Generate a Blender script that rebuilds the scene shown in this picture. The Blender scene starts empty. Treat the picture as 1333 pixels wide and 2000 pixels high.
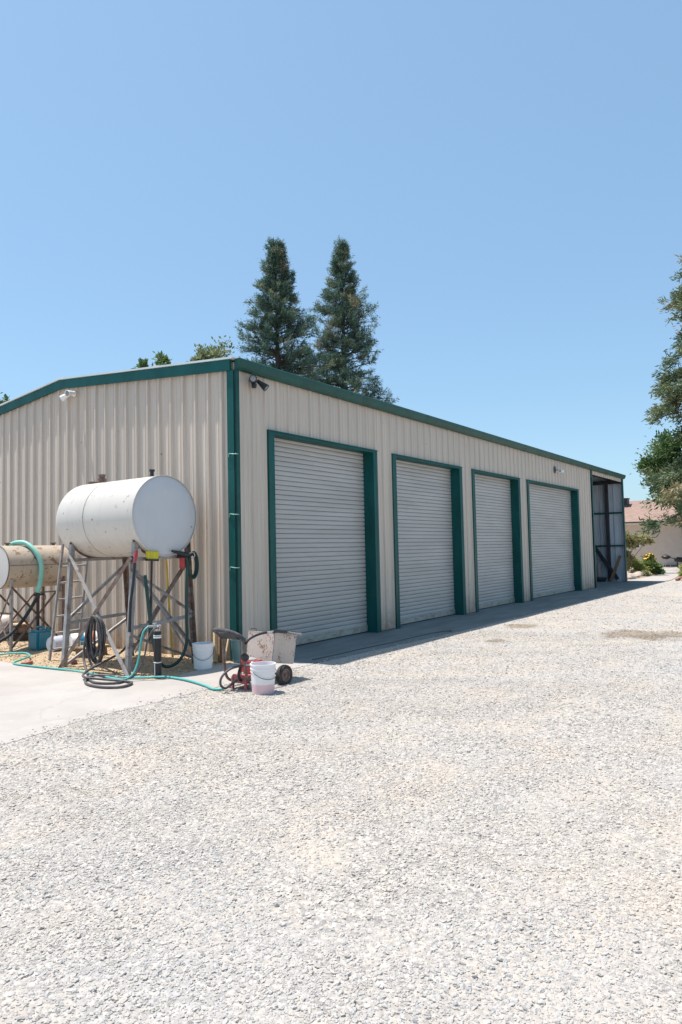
import bpy, bmesh, math, random
import numpy as np
from mathutils import Vector, Matrix, Quaternion, noise as mnoise
R = math.radians
PI = math.pi
scene = bpy.context.scene
COL = scene.collection
rnd = random.Random(7)

# ------------------------------------------------------------------ materials
def new_mat(name):
    m = bpy.data.materials.new(name); m.use_nodes = True
    nt = m.node_tree
    for n in list(nt.nodes): nt.nodes.remove(n)
    out = nt.nodes.new('ShaderNodeOutputMaterial')
    b = nt.nodes.new('ShaderNodeBsdfPrincipled')
    nt.links.new(b.outputs[0], out.inputs[0])
    return m, nt, b, out

def N(nt, kind, **kw):
    n = nt.nodes.new(kind)
    for k, v in kw.items():
        if k.startswith('i_'):
            n.inputs[k[2:].replace('_', ' ')].default_value = v
        else: setattr(n, k, v)
    return n

def coords(nt, scale=(1, 1, 1), gen='Object'):
    tc = N(nt, 'ShaderNodeTexCoord'); mp = N(nt, 'ShaderNodeMapping')
    mp.inputs['Scale'].default_value = scale
    nt.links.new(tc.outputs[gen], mp.inputs[0])
    return mp.outputs[0]

def noise(nt, vec, scale, detail=4, rough=.55, dist=0):
    n = N(nt, 'ShaderNodeTexNoise'); n.inputs['Scale'].default_value = scale
    n.inputs['Detail'].default_value = detail; n.inputs['Roughness'].default_value = rough
    n.inputs['Distortion'].default_value = dist
    nt.links.new(vec, n.inputs['Vector']); return n.outputs['Fac']

def ramp(nt, fac, stops):
    r = N(nt, 'ShaderNodeValToRGB'); els = r.color_ramp.elements
    while len(els) < len(stops): els.new(.5)
    for e, (p, c) in zip(els, stops):
        e.position = p
        if isinstance(c, (int, float)): c = (c, c, c)
        e.color = (*c, 1)
    nt.links.new(fac, r.inputs[0]); return r.outputs[0]

def mix(nt, fac, a, b, mode='MIX'):
    n = N(nt, 'ShaderNodeMix', data_type='RGBA', blend_type=mode)
    for i, v in ((0, fac), (6, a), (7, b)):
        if hasattr(v, 'is_output') or isinstance(v, bpy.types.NodeSocket): nt.links.new(v, n.inputs[i])
        elif i == 0: n.inputs[0].default_value = v
        else: n.inputs[i].default_value = (*v, 1)
    return n.outputs[2]

def math_(nt, op, a, b=0.0, clamp=False):
    n = N(nt, 'ShaderNodeMath', operation=op); n.use_clamp = clamp
    for i, v in enumerate((a, b)):
        if isinstance(v, bpy.types.NodeSocket): nt.links.new(v, n.inputs[i])
        else: n.inputs[i].default_value = v
    return n.outputs[0]

def bump(nt, b, height, strength=.3, dist=.01):
    n = N(nt, 'ShaderNodeBump'); n.inputs['Strength'].default_value = strength
    n.inputs['Distance'].default_value = dist
    nt.links.new(height, n.inputs['Height']); nt.links.new(n.outputs[0], b.inputs['Normal'])

def setc(nt, b, c):
    if isinstance(c, bpy.types.NodeSocket): nt.links.new(c, b.inputs['Base Color'])
    else: b.inputs['Base Color'].default_value = (*c, 1)

def basic(name, c, rough=.6, metal=0, var=.12, vs=6, dirt=None, ds=5, dt=(.55, .75), stretch=(1, 1, 1), bs=0.0, bsc=60):
    """plain surface with tone variation and optional dirt / rust blotches"""
    m, nt, b, o = new_mat(name)
    v = coords(nt, stretch)
    lo = tuple(max(0, x*(1-var)) for x in c); hi = tuple(min(1, x*(1+var)) for x in c)
    col = ramp(nt, noise(nt, v, vs, 5), [(.3, lo), (.7, hi)])
    if dirt:
        f = ramp(nt, noise(nt, v, ds, 8, .7), [(dt[0], 0), (dt[1], 1)])
        col = mix(nt, f, col, dirt)
    setc(nt, b, col)
    b.inputs['Roughness'].default_value = rough; b.inputs['Metallic'].default_value = metal
    if bs: bump(nt, b, noise(nt, v, bsc, 4), bs, .004)
    return m

M = {}
def wall_material():
    m, nt, b, o = new_mat('cream_sheet_metal')
    v = coords(nt)
    vs = coords(nt, (3.0, 3.0, .12))
    base = ramp(nt, noise(nt, vs, 3.2, 5, .6), [(.25, (.55, .47, .395)), (.75, (.645, .56, .475))])
    # dusty vertical streaks
    st = ramp(nt, noise(nt, coords(nt, (9, 9, .25)), 2.2, 4, .6), [(.5, 0), (.8, .6)])
    base = mix(nt, st, base, (.36, .30, .245))
    fs = ramp(nt, noise(nt, coords(nt, (1, 1, .02)), 38, 3, .6), [(.42, .38), (.62, 0)])
    base = mix(nt, fs, base, (.40, .32, .25))
    big = ramp(nt, noise(nt, v, .55, 3), [(.35, 0), (.75, .35)])
    base = mix(nt, big, base, (.47, .40, .33))
    # splash dirt close to the ground and pin-sized marks
    sp = N(nt, 'ShaderNodeSeparateXYZ'); nt.links.new(v, sp.inputs[0])
    low = math_(nt, 'SUBTRACT', 1.0, math_(nt, 'MULTIPLY', sp.outputs[2], 1.25), True)
    low = math_(nt, 'MULTIPLY', low, noise(nt, v, 9, 6, .7))
    base = mix(nt, ramp(nt, low, [(.20, 0), (.6, .85)]), base, (.27, .165, .085))
    # sheets of slightly different fade, and screw rows along the girts
    sx = N(nt, 'ShaderNodeMath', operation='FLOOR'); nt.links.new(math_(nt, 'DIVIDE', math_(nt, 'ADD', sp.outputs[0], sp.outputs[1]), .9144), sx.inputs[0])
    wn = N(nt, 'ShaderNodeTexWhiteNoise', noise_dimensions='1D'); nt.links.new(sx.outputs[0], wn.inputs['W'])
    base = mix(nt, math_(nt, 'MULTIPLY', wn.outputs['Value'], .28), base, (.44, .395, .345))
    vo = N(nt, 'ShaderNodeTexVoronoi'); vo.inputs['Scale'].default_value = 4.0
    nt.links.new(v, vo.inputs['Vector'])
    dots = ramp(nt, vo.outputs['Distance'], [(.045, 1), (.065, 0)])
    pick = ramp(nt, noise(nt, v, 2.0, 2), [(.52, 0), (.56, .8)])
    base = mix(nt, math_(nt, 'MULTIPLY', dots, pick), base, (.09, .06, .05))
    setc(nt, b, base); b.inputs['Roughness'].default_value = .5
    b.inputs['Sheen Weight'].default_value = 1.0; b.inputs['Sheen Roughness'].default_value = .3; b.inputs['Sheen Tint'].default_value = (1, .93, .84, 1)
    return m
M['wall'] = wall_material()
M['wall_inside'] = basic('bare_sheet_metal', (.50, .55, .60), .45, .1, .15, 3, stretch=(3, 3, .3))
M['green'] = basic('green_trim_paint', (.003, .078, .073), .5, 0, .2, 3, (.012, .095, .088), 7, (.5, .8), (1, 1, .4))
for k_ in ('green',): M[k_].node_tree.nodes['Principled BSDF'].inputs['Specular IOR Level'].default_value = .25
M['green_dark'] = basic('green_gutter_paint', (.006, .066, .057), .42, 0, .2, 3, (.016, .08, .068), 6, (.5, .8))
M['green_dark'].node_tree.nodes['Principled BSDF'].inputs['Specular IOR Level'].default_value = .3
M['door'] = basic('galvanised_shutter_paint', (.42, .405, .385), .45, .0, .10, 1.2, (.34, .31, .275), 2.5, (.55, .8), (.5, 1, 3))
M['door_rail'] = basic('shutter_rail', (.42, .40, .36), .5, .2, .15, 8, (.24, .18, .11), 6, (.45, .75))
M['roof'] = basic('pale_roof_sheet', (.62, .64, .64), .4, .2, .08, 2)
M['black'] = basic('black_plastic', (.018, .018, .02), .45, 0, .3, 20)
M['rubber'] = basic('black_rubber', (.022, .022, .022), .75, 0, .4, 25, (.10, .09, .075), 14, (.5, .8))
M['dark_steel'] = basic('dark_primed_steel', (.03, .032, .038), .6, .1, .3, 4)
M['steel'] = basic('weathered_galvanised_steel', (.33, .32, .315), .55, .25, .2, 9, (.17, .10, .07), 6, (.52, .7))
M['rust'] = basic('rusty_angle_iron', (.17, .11, .085), .75, .1, .35, 10, (.30, .27, .25), 7, (.5, .72))
M['old_rim'] = basic('dirty_rim_paint', (.22, .20, .18), .7, .1, .3, 20)
M['tin'] = basic('bright_zinc', (.55, .55, .54), .35, .6, .1, 20)
M['white_pl'] = basic('white_plastic', (.78, .78, .77), .4, 0, .04, 5, (.55, .5, .42), 6, (.62, .8))
M['wood'] = basic('pale_lumber', (.50, .36, .21), .75, 0, .2, 6, (.30, .19, .10), 4, (.5, .8), (8, 8, .6))
M['old_wood'] = basic('old_brown_wood', (.20, .12, .065), .85, 0, .3, 9, stretch=(2, 8, 8))
M['red'] = basic('red_paint', (.42, .035, .04), .42, 0, .2, 9, (.22, .05, .04), 8, (.55, .75))
M['faded_red'] = basic('faded_pink_red_paint', (.42, .12, .12), .6, 0, .2, 9, (.2, .1, .08), 8, (.5, .75))
M['yellow'] = basic('yellow_green_bristle', (.55, .47, .03), .8, 0, .2, 60, stretch=(1, 1, .1))
M['yellow_pole'] = basic('yellow_pole_paint', (.55, .38, .06), .5, 0, .15, 8)
M['teal_hose'] = basic('teal_garden_hose', (.085, .37, .34), .5, 0, .15, 6)
M['green_hose'] = basic('dark_green_hose', (.012, .05, .042), .45, 0, .3, 6)
M['grey_hose'] = basic('dark_grey_hose', (.075, .068, .068), .6, 0, .3, 12, (.16, .14, .13), 8, (.5, .8))
M['yard_hose'] = basic('dusty_grey_hose', (.10, .105, .105), .7)
M['strap_metal'] = basic('pale_teal_strap', (.22, .40, .38), .35, .3)
M['seam'] = basic('dirty_weld_seam', (.30, .27, .25), .6, 0, .4, 12)
M['suction'] = basic('ribbed_mint_suction_hose', (.22, .50, .42), .5, 0, .15, 5)
M['blue_jug'] = basic('blue_translucent_plastic', (.012, .17, .24), .35, 0, .15, 3, (.03, .24, .31), 5, (.5, .8))
M['clear_pl'] = basic('cloudy_plastic', (.45, .47, .55), .3, 0, .08, 5)
M['grey_bin'] = basic('cloudy_green_plastic', (.16, .26, .25), .3, 0, .12, 4)
M['brick'] = basic('red_brick', (.36, .15, .11), .9, 0, .2, 20, bs=.4)
M['white_paint'] = basic('white_house_trim', (.75, .74, .72), .5)
M['stucco'] = basic('cream_stucco', (.60, .54, .50), .85, 0, .05, 3, bs=.25, bsc=90)
M['rock'] = basic('pale_garden_rock', (.40, .33, .27), .9, 0, .3, 4, (.50, .45, .40), 3, (.5, .7), bs=.6, bsc=14)
M['flower'] = basic('yellow_orange_petals', (.75, .38, .02), .6, 0, .3, 30)
M['lens'] = basic('lamp_glass', (.22, .23, .25), .12, 0, .05, 8)
M['foam'] = basic('black_handle_foam', (.05, .05, .055), .8, 0, .2, 20, (.16, .15, .15), 8, (.45, .75))

def tank_material(name, base, rust_amt, dirt, rsc=7):
    m, nt, b, o = new_mat(name); v = coords(nt)
    col = ramp(nt, noise(nt, v, 2, 5), [(.3, tuple(x*.93 for x in base)), (.7, base)])
    d = ramp(nt, noise(nt, coords(nt, (4, 4, .6)), 2.5, 7, .65), [(.52, 0), (.85, dirt)])
    col = mix(nt, d, col, (.33, .26, .19))
    nf = noise(nt, v, rsc, 9, .78)
    if rsc > 10: nf = math_(nt, 'ADD', math_(nt, 'MULTIPLY', noise(nt, v, 42, 4, .6), .6), math_(nt, 'MULTIPLY', noise(nt, v, 6, 4, .6), .5))
    f = ramp(nt, nf, [(rust_amt, 0), (rust_amt+.05, .9)])
    col = mix(nt, f, col, (.20, .09, .045))
    vo = N(nt, 'ShaderNodeTexVoronoi'); vo.inputs['Scale'].default_value = 5
    nt.links.new(v, vo.inputs['Vector'])
    dots = ramp(nt, vo.outputs['Distance'], [(.07, 1), (.11, 0)])
    pk = ramp(nt, noise(nt, v, 3, 2), [(.53, 0), (.57, .75)])
    col = mix(nt, math_(nt, 'MULTIPLY', dots, pk), col, (.07, .05, .045))
    setc(nt, b, col); b.inputs['Roughness'].default_value = .42
    return m
M['tank_white'] = tank_material('chalky_white_tank_paint', (.585, .55, .50), .605, .45)
M['tank_cap'] = tank_material('clean_tank_end_paint', (.54, .545, .56), .72, .12)
M['tank_rusty'] = tank_material('stained_cream_tank_paint', (.46, .39, .31), .545, 1.0)
M['rusty_white'] = tank_material('rust_speckled_white_paint', (.50, .425, .375), .59, .9, 17)

def concrete_material():
    m, nt, b, o = new_mat('broom_finished_concrete'); v = coords(nt)
    col = ramp(nt, noise(nt, v, .8, 6, .6), [(.3, (.33, .30, .275)), (.55, (.395, .365, .335)), (.8, (.445, .415, .385))])
    f = ramp(nt, noise(nt, v, 2.3, 8, .7), [(.5, 0), (.8, .5)])
    col = mix(nt, f, col, (.29, .26, .23))
    f = ramp(nt, noise(nt, coords(nt, (1, 2.5, 1)), .9, 8, .72), [(.56, 0), (.62, .35), (.70, 0)])
    col = mix(nt, f, col, (.50, .475, .45))
    vc = N(nt, 'ShaderNodeTexVoronoi', feature='DISTANCE_TO_EDGE'); vc.inputs['Scale'].default_value = .23; nt.links.new(coords(nt), vc.inputs['Vector'])
    wv = N(nt, 'ShaderNodeVectorMath', operation='ADD'); nz_ = N(nt, 'ShaderNodeTexNoise'); nz_.inputs['Scale'].default_value = 1.6; nz_.inputs['Detail'].default_value = 6
    nt.links.new(v, nz_.inputs['Vector']); nt.links.new(v, wv.inputs[0]); nt.links.new(nz_.outputs['Color'], wv.inputs[1]); nt.links.new(wv.outputs[0], vc.inputs['Vector'])
    col = mix(nt, ramp(nt, vc.outputs['Distance'], [(.0006, .25), (.0018, 0)]), col, (.15, .13, .11))
    spn = ramp(nt, noise(nt, v, 5, 8, .75), [(.66, 0), (.72, .4)]); col = mix(nt, spn, col, (.22, .19, .165))
    br = noise(nt, coords(nt, (2, 60, 1)), 6, 4, .6)
    col = mix(nt, ramp(nt, br, [(.35, .18), (.65, 0)]), col, (.32, .29, .26))
    fine = noise(nt, v, 120, 2)
    col = mix(nt, ramp(nt, fine, [(.35, .25), (.6, 0)]), col, (.30, .27, .25))
    setc(nt, b, col); b.inputs['Roughness'].default_value = .85
    bump(nt, b, fine, .25, .003); return m
M['concrete'] = concrete_material()
M['apron'] = basic('shade_toned_concrete', (.165, .185, .185), .8, 0, .2, 1.2, (.115, .12, .118), 1.6, (.5, .75), (.5, 2, 1), bs=.2, bsc=100)  # building's shade on the slab is put into this darker, cooler base colour

STAINS = [(5.9, -4.7, .8, 1.15), (6.25, -2.15, .5, .4), (3.9, -2.6, .25, .18)]
def stain_mask(nt, pos):
    """irregular damp / oily earth patches lying on the yard"""
    tot = None
    wob = N(nt, 'ShaderNodeTexNoise'); wob.inputs['Scale'].default_value = 2.2; wob.inputs['Detail'].default_value = 5
    nt.links.new(pos, wob.inputs['Vector'])
    for x, y, rx, ry in STAINS:
        mp = N(nt, 'ShaderNodeMapping'); mp.vector_type = 'POINT'
        mp.inputs['Location'].default_value = (-x/rx, -y/ry, 0); mp.inputs['Scale'].default_value = (1/rx, 1/ry, 0)
        nt.links.new(pos, mp.inputs[0])
        ln = N(nt, 'ShaderNodeVectorMath', operation='LENGTH'); nt.links.new(mp.outputs[0], ln.inputs[0])
        d = math_(nt, 'ADD', ln.outputs['Value'], math_(nt, 'MULTIPLY', math_(nt, 'SUBTRACT', wob.outputs['Fac'], .5), 1.6))
        f = ramp(nt, d, [(.6, .85), (1.0, 0)])
        tot = f if tot is None else math_(nt, 'MAXIMUM', tot, f)
    return tot

def ground_material():
    m, nt, b, o = new_mat('crushed_rock_yard'); g = N(nt, 'ShaderNodeNewGeometry'); v = g.outputs['Position']
    vo = N(nt, 'ShaderNodeTexVoronoi'); vo.inputs['Scale'].default_value = 34; nt.links.new(v, vo.inputs['Vector'])
    vo2 = N(nt, 'ShaderNodeTexVoronoi'); vo2.inputs['Scale'].default_value = 75; nt.links.new(v, vo2.inputs['Vector'])
    sep = N(nt, 'ShaderNodeSeparateColor'); nt.links.new(vo.outputs['Color'], sep.inputs[0])
    st = ramp(nt, sep.outputs[0], [(0, (.24, .225, .21)), (.25, (.40, .37, .34)), (.65, (.455, .428, .392)), (.9, (.44, .39, .33)), (1, (.54, .50, .455))])
    gap = ramp(nt, vo.outputs['Distance'], [(.35, 1), (.75, .72)])
    st = mix(nt, 1.0, st, gap, 'MULTIPLY')
    sand = ramp(nt, noise(nt, v, 1.3, 6, .62), [(.46, 0), (.62, .75)])
    col = mix(nt, sand, st, (.43, .375, .31))
    blue = ramp(nt, noise(nt, v, .45, 4), [(.5, 0), (.7, .4)])
    col = mix(nt, blue, col, (.355, .36, .365))
    dk = ramp(nt, noise(nt, v, 14, 6, .75), [(.62, 0), (.72, .55)])
    col = mix(nt, dk, col, (.24, .22, .20))
    col = mix(nt, stain_mask(nt, v), col, (.23, .185, .135))
    setc(nt, b, col); b.inputs['Roughness'].default_value = .95
    h = math_(nt, 'ADD', math_(nt, 'MULTIPLY', vo.outputs['Distance'], -1.0), math_(nt, 'MULTIPLY', vo2.outputs['Distance'], -.4))
    bump(nt, b, h, .55, .012); return m
M['ground'] = ground_material()

def stone_material(name, stops, tint_a, tint_b, stains=False):
    m, nt, b, o = new_mat(name)
    oi = N(nt, 'ShaderNodeObjectInfo')
    col = ramp(nt, oi.outputs['Random'], stops)
    pos = oi.outputs['Location']
    f = ramp(nt, noise(nt, pos, .8, 6, .65), [(.48, 0), (.66, .65)])
    col = mix(nt, f, col, tint_a)
    f = ramp(nt, noise(nt, pos, .5, 4), [(.5, 0), (.7, .45)])
    col = mix(nt, f, col, tint_b)
    if stains:
        g = N(nt, 'ShaderNodeNewGeometry')
        col = mix(nt, stain_mask(nt, g.outputs['Position']), col, (.23, .185, .135))
    setc(nt, b, col); b.inputs['Roughness'].default_value = .9
    bump(nt, b, noise(nt, coords(nt), 2.5, 3), .4, .2)
    return m
M['stone'] = stone_material('crushed_rock', [(0, (.215, .205, .195)), (.10, (.39, .365, .335)), (.6, (.48, .452, .415)), (.85, (.49, .435, .37)), (1, (.56, .53, .49))], (.49, .43, .36), (.42, .42, .42), True)
M['pebble'] = stone_material('tan_dirt_pebbles', [(0, (.22, .17, .12)), (.4, (.42, .32, .21)), (.8, (.52, .41, .28)), (1, (.60, .52, .42))], (.50, .37, .22), (.40, .30, .20))

def dirt_material():
    m, nt, b, o = new_mat('tan_dry_dirt'); v = coords(nt)
    col = ramp(nt, noise(nt, v, 3, 7, .65), [(.3, (.34, .25, .155)), (.6, (.47, .36, .235)), (.8, (.52, .43, .32))])
    fine = noise(nt, v, 55, 4, .7)
    col = mix(nt, ramp(nt, fine, [(.35, .7), (.55, 0)]), col, (.22, .16, .10))
    setc(nt, b, col); b.inputs['Roughness'].default_value = .95
    bump(nt, b, fine, .6, .015); return m
M['dirt'] = dirt_material()

def shingle_material():
    m, nt, b, o = new_mat('brown_asphalt_shingles'); v = coords(nt)
    br = N(nt, 'ShaderNodeTexBrick'); br.inputs['Scale'].default_value = 1.0
    br.inputs['Brick Width'].default_value = .35; br.inputs['Row Height'].default_value = .16; br.inputs['Mortar Size'].default_value = .012
    br.inputs['Color1'].default_value = (.25, .165, .13, 1); br.inputs['Color2'].default_value = (.33, .225, .18, 1); br.inputs['Mortar'].default_value = (.15, .09, .08, 1)
    mp = N(nt, 'ShaderNodeMapping'); mp.inputs['Rotation'].default_value = (0, 0, R(90)); nt.links.new(v, mp.inputs[0]); nt.links.new(mp.outputs[0], br.inputs['Vector'])
    col = mix(nt, ramp(nt, noise(nt, v, 3, 5), [(.4, 0), (.7, .5)]), br.outputs['Color'], (.29, .205, .17))
    setc(nt, b, col); b.inputs['Roughness'].default_value = .9
    return m
M['shingle'] = shingle_material()

def leaf_material(name, stops, trans=.3):
    m, nt, b, o = new_mat(name)
    at = N(nt, 'ShaderNodeAttribute', attribute_name='tint')
    col = ramp(nt, at.outputs['Fac'], stops)
    setc(nt, b, col); b.inputs['Roughness'].default_value = .6
    tr = N(nt, 'ShaderNodeBsdfTranslucent'); nt.links.new(col, tr.inputs[0])
    mx = N(nt, 'ShaderNodeMixShader'); mx.inputs[0].default_value = trans
    nt.links.new(b.outputs[0], mx.inputs[1]); nt.links.new(tr.outputs[0], mx.inputs[2]); nt.links.new(mx.outputs[0], o.inputs[0])
    return m
M['redwood_leaf'] = leaf_material('redwood_needles', [(0, (.03, .08, .066)), (.38, (.08, .15, .11)), (.66, (.15, .21, .13)), (.86, (.24, .235, .14)), (1, (.30, .22, .15))])
M['redwood_near'] = leaf_material('drooping_redwood_needles', [(0, (.045, .09, .055)), (.35, (.10, .16, .08)), (.65, (.18, .22, .11)), (.85, (.29, .27, .15)), (1, (.36, .27, .17))])
M['oak_leaf'] = leaf_material('broad_green_leaves', [(0, (.025, .06, .03)), (.5, (.05, .115, .04)), (.8, (.10, .17, .05)), (1, (.17, .21, .07))], .35)
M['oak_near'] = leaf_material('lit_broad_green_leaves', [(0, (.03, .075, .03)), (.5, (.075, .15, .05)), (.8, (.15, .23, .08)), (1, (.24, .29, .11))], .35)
M['pale_leaf'] = leaf_material('pale_grey_green_leaves', [(0, (.09, .13, .06)), (.5, (.17, .21, .10)), (1, (.30, .31, .17))], .4)
M['olive_leaf'] = leaf_material('dusty_olive_leaves', [(0, (.12, .14, .065)), (.5, (.25, .27, .12)), (.85, (.40, .38, .19)), (1, (.42, .32, .20))], .4)
M['bush_leaf'] = leaf_material('garden_bush_leaves', [(0, (.04, .11, .04)), (.5, (.11, .21, .06)), (.85, (.26, .34, .09)), (1, (.42, .40, .12))], .35)
M['lime_leaf'] = leaf_material('lime_bush_leaves', [(0, (.13, .19, .05)), (.5, (.30, .36, .10)), (1, (.52, .48, .16))], .4)
M['bark'] = basic('reddish_bark', (.07, .05, .04), .9, 0, .3, 4, stretch=(6, 6, .7), bs=.5, bsc=12)

def bucket_material():
    """white translucent pail with pink liquid up to a level line"""
    m, nt, b, o = new_mat('pail_with_pink_liquid'); v = coords(nt)
    sp = N(nt, 'ShaderNodeSeparateXYZ'); nt.links.new(v, sp.inputs[0])
    z = math_(nt, 'ADD', sp.outputs[2], math_(nt, 'MULTIPLY', noise(nt, v, 5, 2), .012))
    f = ramp(nt, z, [(.132, 1), (.150, 0)])
    setc(nt, b, mix(nt, f, (.80, .78, .78), (.74, .50, .52))); b.inputs['Roughness'].default_value = .35
    return m
M['pail_pink'] = bucket_material()

# ------------------------------------------------------------------ object helpers
OFF = {}
def put(o, parent=None):
    COL.objects.link(o)
    if parent is not None: o.parent = parent
    return o

def tag(o, label=None, cat=None, group=None, kind=None):
    if label: o['label'] = label
    if cat: o['category'] = cat
    if group: o['group'] = group
    if kind: o['kind'] = kind
    return o

def thing(name, loc, label, cat, group=None):
    o = bpy.data.objects.new(name, None); o.empty_display_size = .1
    o.location = loc; COL.objects.link(o); OFF[o.as_pointer()] = Vector(loc)
    return tag(o, label, cat, group)

def perp(d):
    d = d.normalized(); a = Vector((0, 0, 1)) if abs(d.z) < .9 else Vector((1, 0, 0))
    u = d.cross(a).normalized(); return u, d.cross(u).normalized()

class MB:
    """collects world-space geometry and links it as one mesh object"""
    def __init__(s): s.v = []; s.f = []
    def add(s, vs, fs):
        n = len(s.v); s.v += [tuple(v) for v in vs]; s.f += [tuple(i+n for i in f) for f in fs]; return s
    def box(s, c, size, rot=None, taper=1.0):
        hx, hy, hz = (x/2 for x in size); vs = []
        for z in (-1, 1):
            k = taper if z < 0 else 1
            for x, y in ((-1, -1), (1, -1), (1, 1), (-1, 1)):
                p = Vector((x*hx*k, y*hy*k, z*hz))
                if rot is not None: p = rot @ p
                vs.append(Vector(c)+p)
        return s.add(vs, [(3, 2, 1, 0), (4, 5, 6, 7), (0, 1, 5, 4), (1, 2, 6, 5), (2, 3, 7, 6), (3, 0, 4, 7)])
    def b2(s, lo, hi):
        return s.box([(a+b)/2 for a, b in zip(lo, hi)], [b-a for a, b in zip(lo, hi)])
    def bar(s, a, b, w=.04, h=None, up=None):
        a = Vector(a); b = Vector(b); h = h or w; d = b-a
        if up is not None:
            u = d.cross(Vector(up)).normalized(); v = d.cross(u).normalized()
        else: u, v = perp(d)
        vs = [p+u*sx*w/2+v*sy*h/2 for p in (a, b) for sx, sy in ((-1, -1), (1, -1), (1, 1), (-1, 1))]
        return s.add(vs, [(3, 2, 1, 0), (4, 5, 6, 7), (0, 1, 5, 4), (1, 2, 6, 5), (2, 3, 7, 6), (3, 0, 4, 7)])
    def angle(s, a, b, w=.05, t=.006, u=None):
        """L-section angle iron"""
        a = Vector(a); b = Vector(b); d = b-a
        p, q = perp(d) if u is None else (Vector(u).normalized(), d.cross(Vector(u)).normalized())
        prof = [(0, 0), (w, 0), (w, t), (t, t), (t, w), (0, w)]
        vs = [e+p*x+q*y for e in (a, b) for x, y in prof]
        fs = [tuple(range(5, -1, -1)), tuple(range(6, 12))]
        fs += [(i, (i+1) % 6, 6+(i+1) % 6, 6+i) for i in range(6)]
        return s.add(vs, fs)
    def tube(s, pts, r, n=8, caps=True):
        pts = [Vector(p) for p in pts]; rs = r if isinstance(r, (list, tuple)) else [r]*len(pts)
        T = [(pts[min(i+1, len(pts)-1)]-pts[max(i-1, 0)]).normalized() for i in range(len(pts))]
        u, v = perp(T[0]); vs = []
        for i, p in enumerate(pts):
            if i:
                q = T[i-1].rotation_difference(T[i]); u = q @ u; v = q @ v
            for k in range(n):
                a = 2*PI*k/n; vs.append(p+(u*math.cos(a)+v*math.sin(a))*rs[i])
        fs = [(i*n+k, i*n+(k+1) % n, (i+1)*n+(k+1) % n, (i+1)*n+k) for i in range(len(pts)-1) for k in range(n)]
        if caps: fs += [tuple(range(n-1, -1, -1)), tuple((len(pts)-1)*n+k for k in range(n))]
        return s.add(vs, fs)
    def hose(s, pts, r, n=8, sub=6):
        return s.tube(spline(pts, sub), r, n)
    def lathe(s, c, prof, n=24, axis=(0, 0, 1), close=False):
        """prof = [(radius, height)] turned about axis through c"""
        c = Vector(c); d = Vector(axis).normalized(); u, v = perp(d); vs = []
        for r, h in prof:
            for k in range(n):
                a = 2*PI*k/n; vs.append(c+d*h+(u*math.cos(a)+v*math.sin(a))*max(r, 1e-4))
        fs = [(i*n+(k+1) % n, i*n+k, (i+1)*n+k, (i+1)*n+(k+1) % n) for i in range(len(prof)-1) for k in range(n)]
        return s.add(vs, fs)
    def build(s, name, mat, parent=None, smooth=None, bevel=0):
        me = bpy.data.meshes.new(name)
        off = OFF.get(parent.as_pointer(), Vector()) if parent else Vector()
        me.from_pydata([tuple(Vector(v)-off) for v in s.v], [], s.f)
        bm = bmesh.new(); bm.from_mesh(me); bmesh.ops.recalc_face_normals(bm, faces=bm.faces)
        if bevel:
            bmesh.ops.bevel(bm, geom=[e for e in bm.edges if len(e.link_faces) == 2 and e.calc_face_angle(0) > .6], offset=bevel, segments=2, affect='EDGES', clamp_overlap=True)
        bm.to_mesh(me); bm.free()
        if mat: me.materials.append(M[mat])
        if smooth is not None or bevel:
            me.shade_smooth(); me.set_sharp_from_angle(angle=R(smooth or 40))
        o = bpy.data.objects.new(name, me); put(o, parent)
        OFF[o.as_pointer()] = off
        return o

def spline(pts, sub=6):
    P = [Vector(p) for p in pts]; out = []
    for i in range(len(P)-1):
        p0 = P[max(i-1, 0)]; p1 = P[i]; p2 = P[i+1]; p3 = P[min(i+2, len(P)-1)]
        for k in range(sub):
            t = k/sub
            out.append(.5*((2*p1)+(p2-p0)*t+(2*p0-5*p1+4*p2-p3)*t*t+(3*p1-p0-3*p2+p3)*t**3))
    out.append(P[-1]); return out

def np_mesh(name, verts, quads, mat, parent=None, tint=None, smooth=False, loc=None):
    me = bpy.data.meshes.new(name); nv, nf = len(verts), len(quads); k = quads.shape[1]
    me.vertices.add(nv); me.vertices.foreach_set('co', verts.astype(np.float32).ravel())
    me.loops.add(nf*k); me.loops.foreach_set('vertex_index', quads.astype(np.int32).ravel())
    me.polygons.add(nf); me.polygons.foreach_set('loop_start', np.arange(0, nf*k, k, dtype=np.int32))
    me.update(calc_edges=True); me.validate()
    if tint is not None:
        at = me.attributes.new('tint', 'FLOAT', 'FACE'); at.data.foreach_set('value', tint.astype(np.float32))
    me.materials.append(M[mat])
    if smooth: me.shade_smooth()
    o = bpy.data.objects.new(name, me); put(o, parent)
    OFF[o.as_pointer()] = OFF.get(parent.as_pointer(), Vector()) if parent else Vector()
    return o

def leaf_quads(cen, dirs, L, W, rs, bend=.15):
    """one diamond-shaped blade per row: (verts, quads)"""
    n = len(cen); d = dirs/np.linalg.norm(dirs, axis=1, keepdims=True)
    a = rs.normal(size=(n, 3)); s = np.cross(d, a); s /= np.linalg.norm(s, axis=1, keepdims=True)+1e-9
    nn = np.cross(d, s); L = L[:, None]; W = W[:, None]
    v = np.empty((n, 4, 3))
    v[:, 0] = cen; v[:, 1] = cen+d*L*.5+s*W*.5; v[:, 2] = cen+d*L+nn*L*bend; v[:, 3] = cen+d*L*.5-s*W*.5
    q = np.arange(n*4).reshape(n, 4)
    return v.reshape(-1, 3), q

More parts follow.
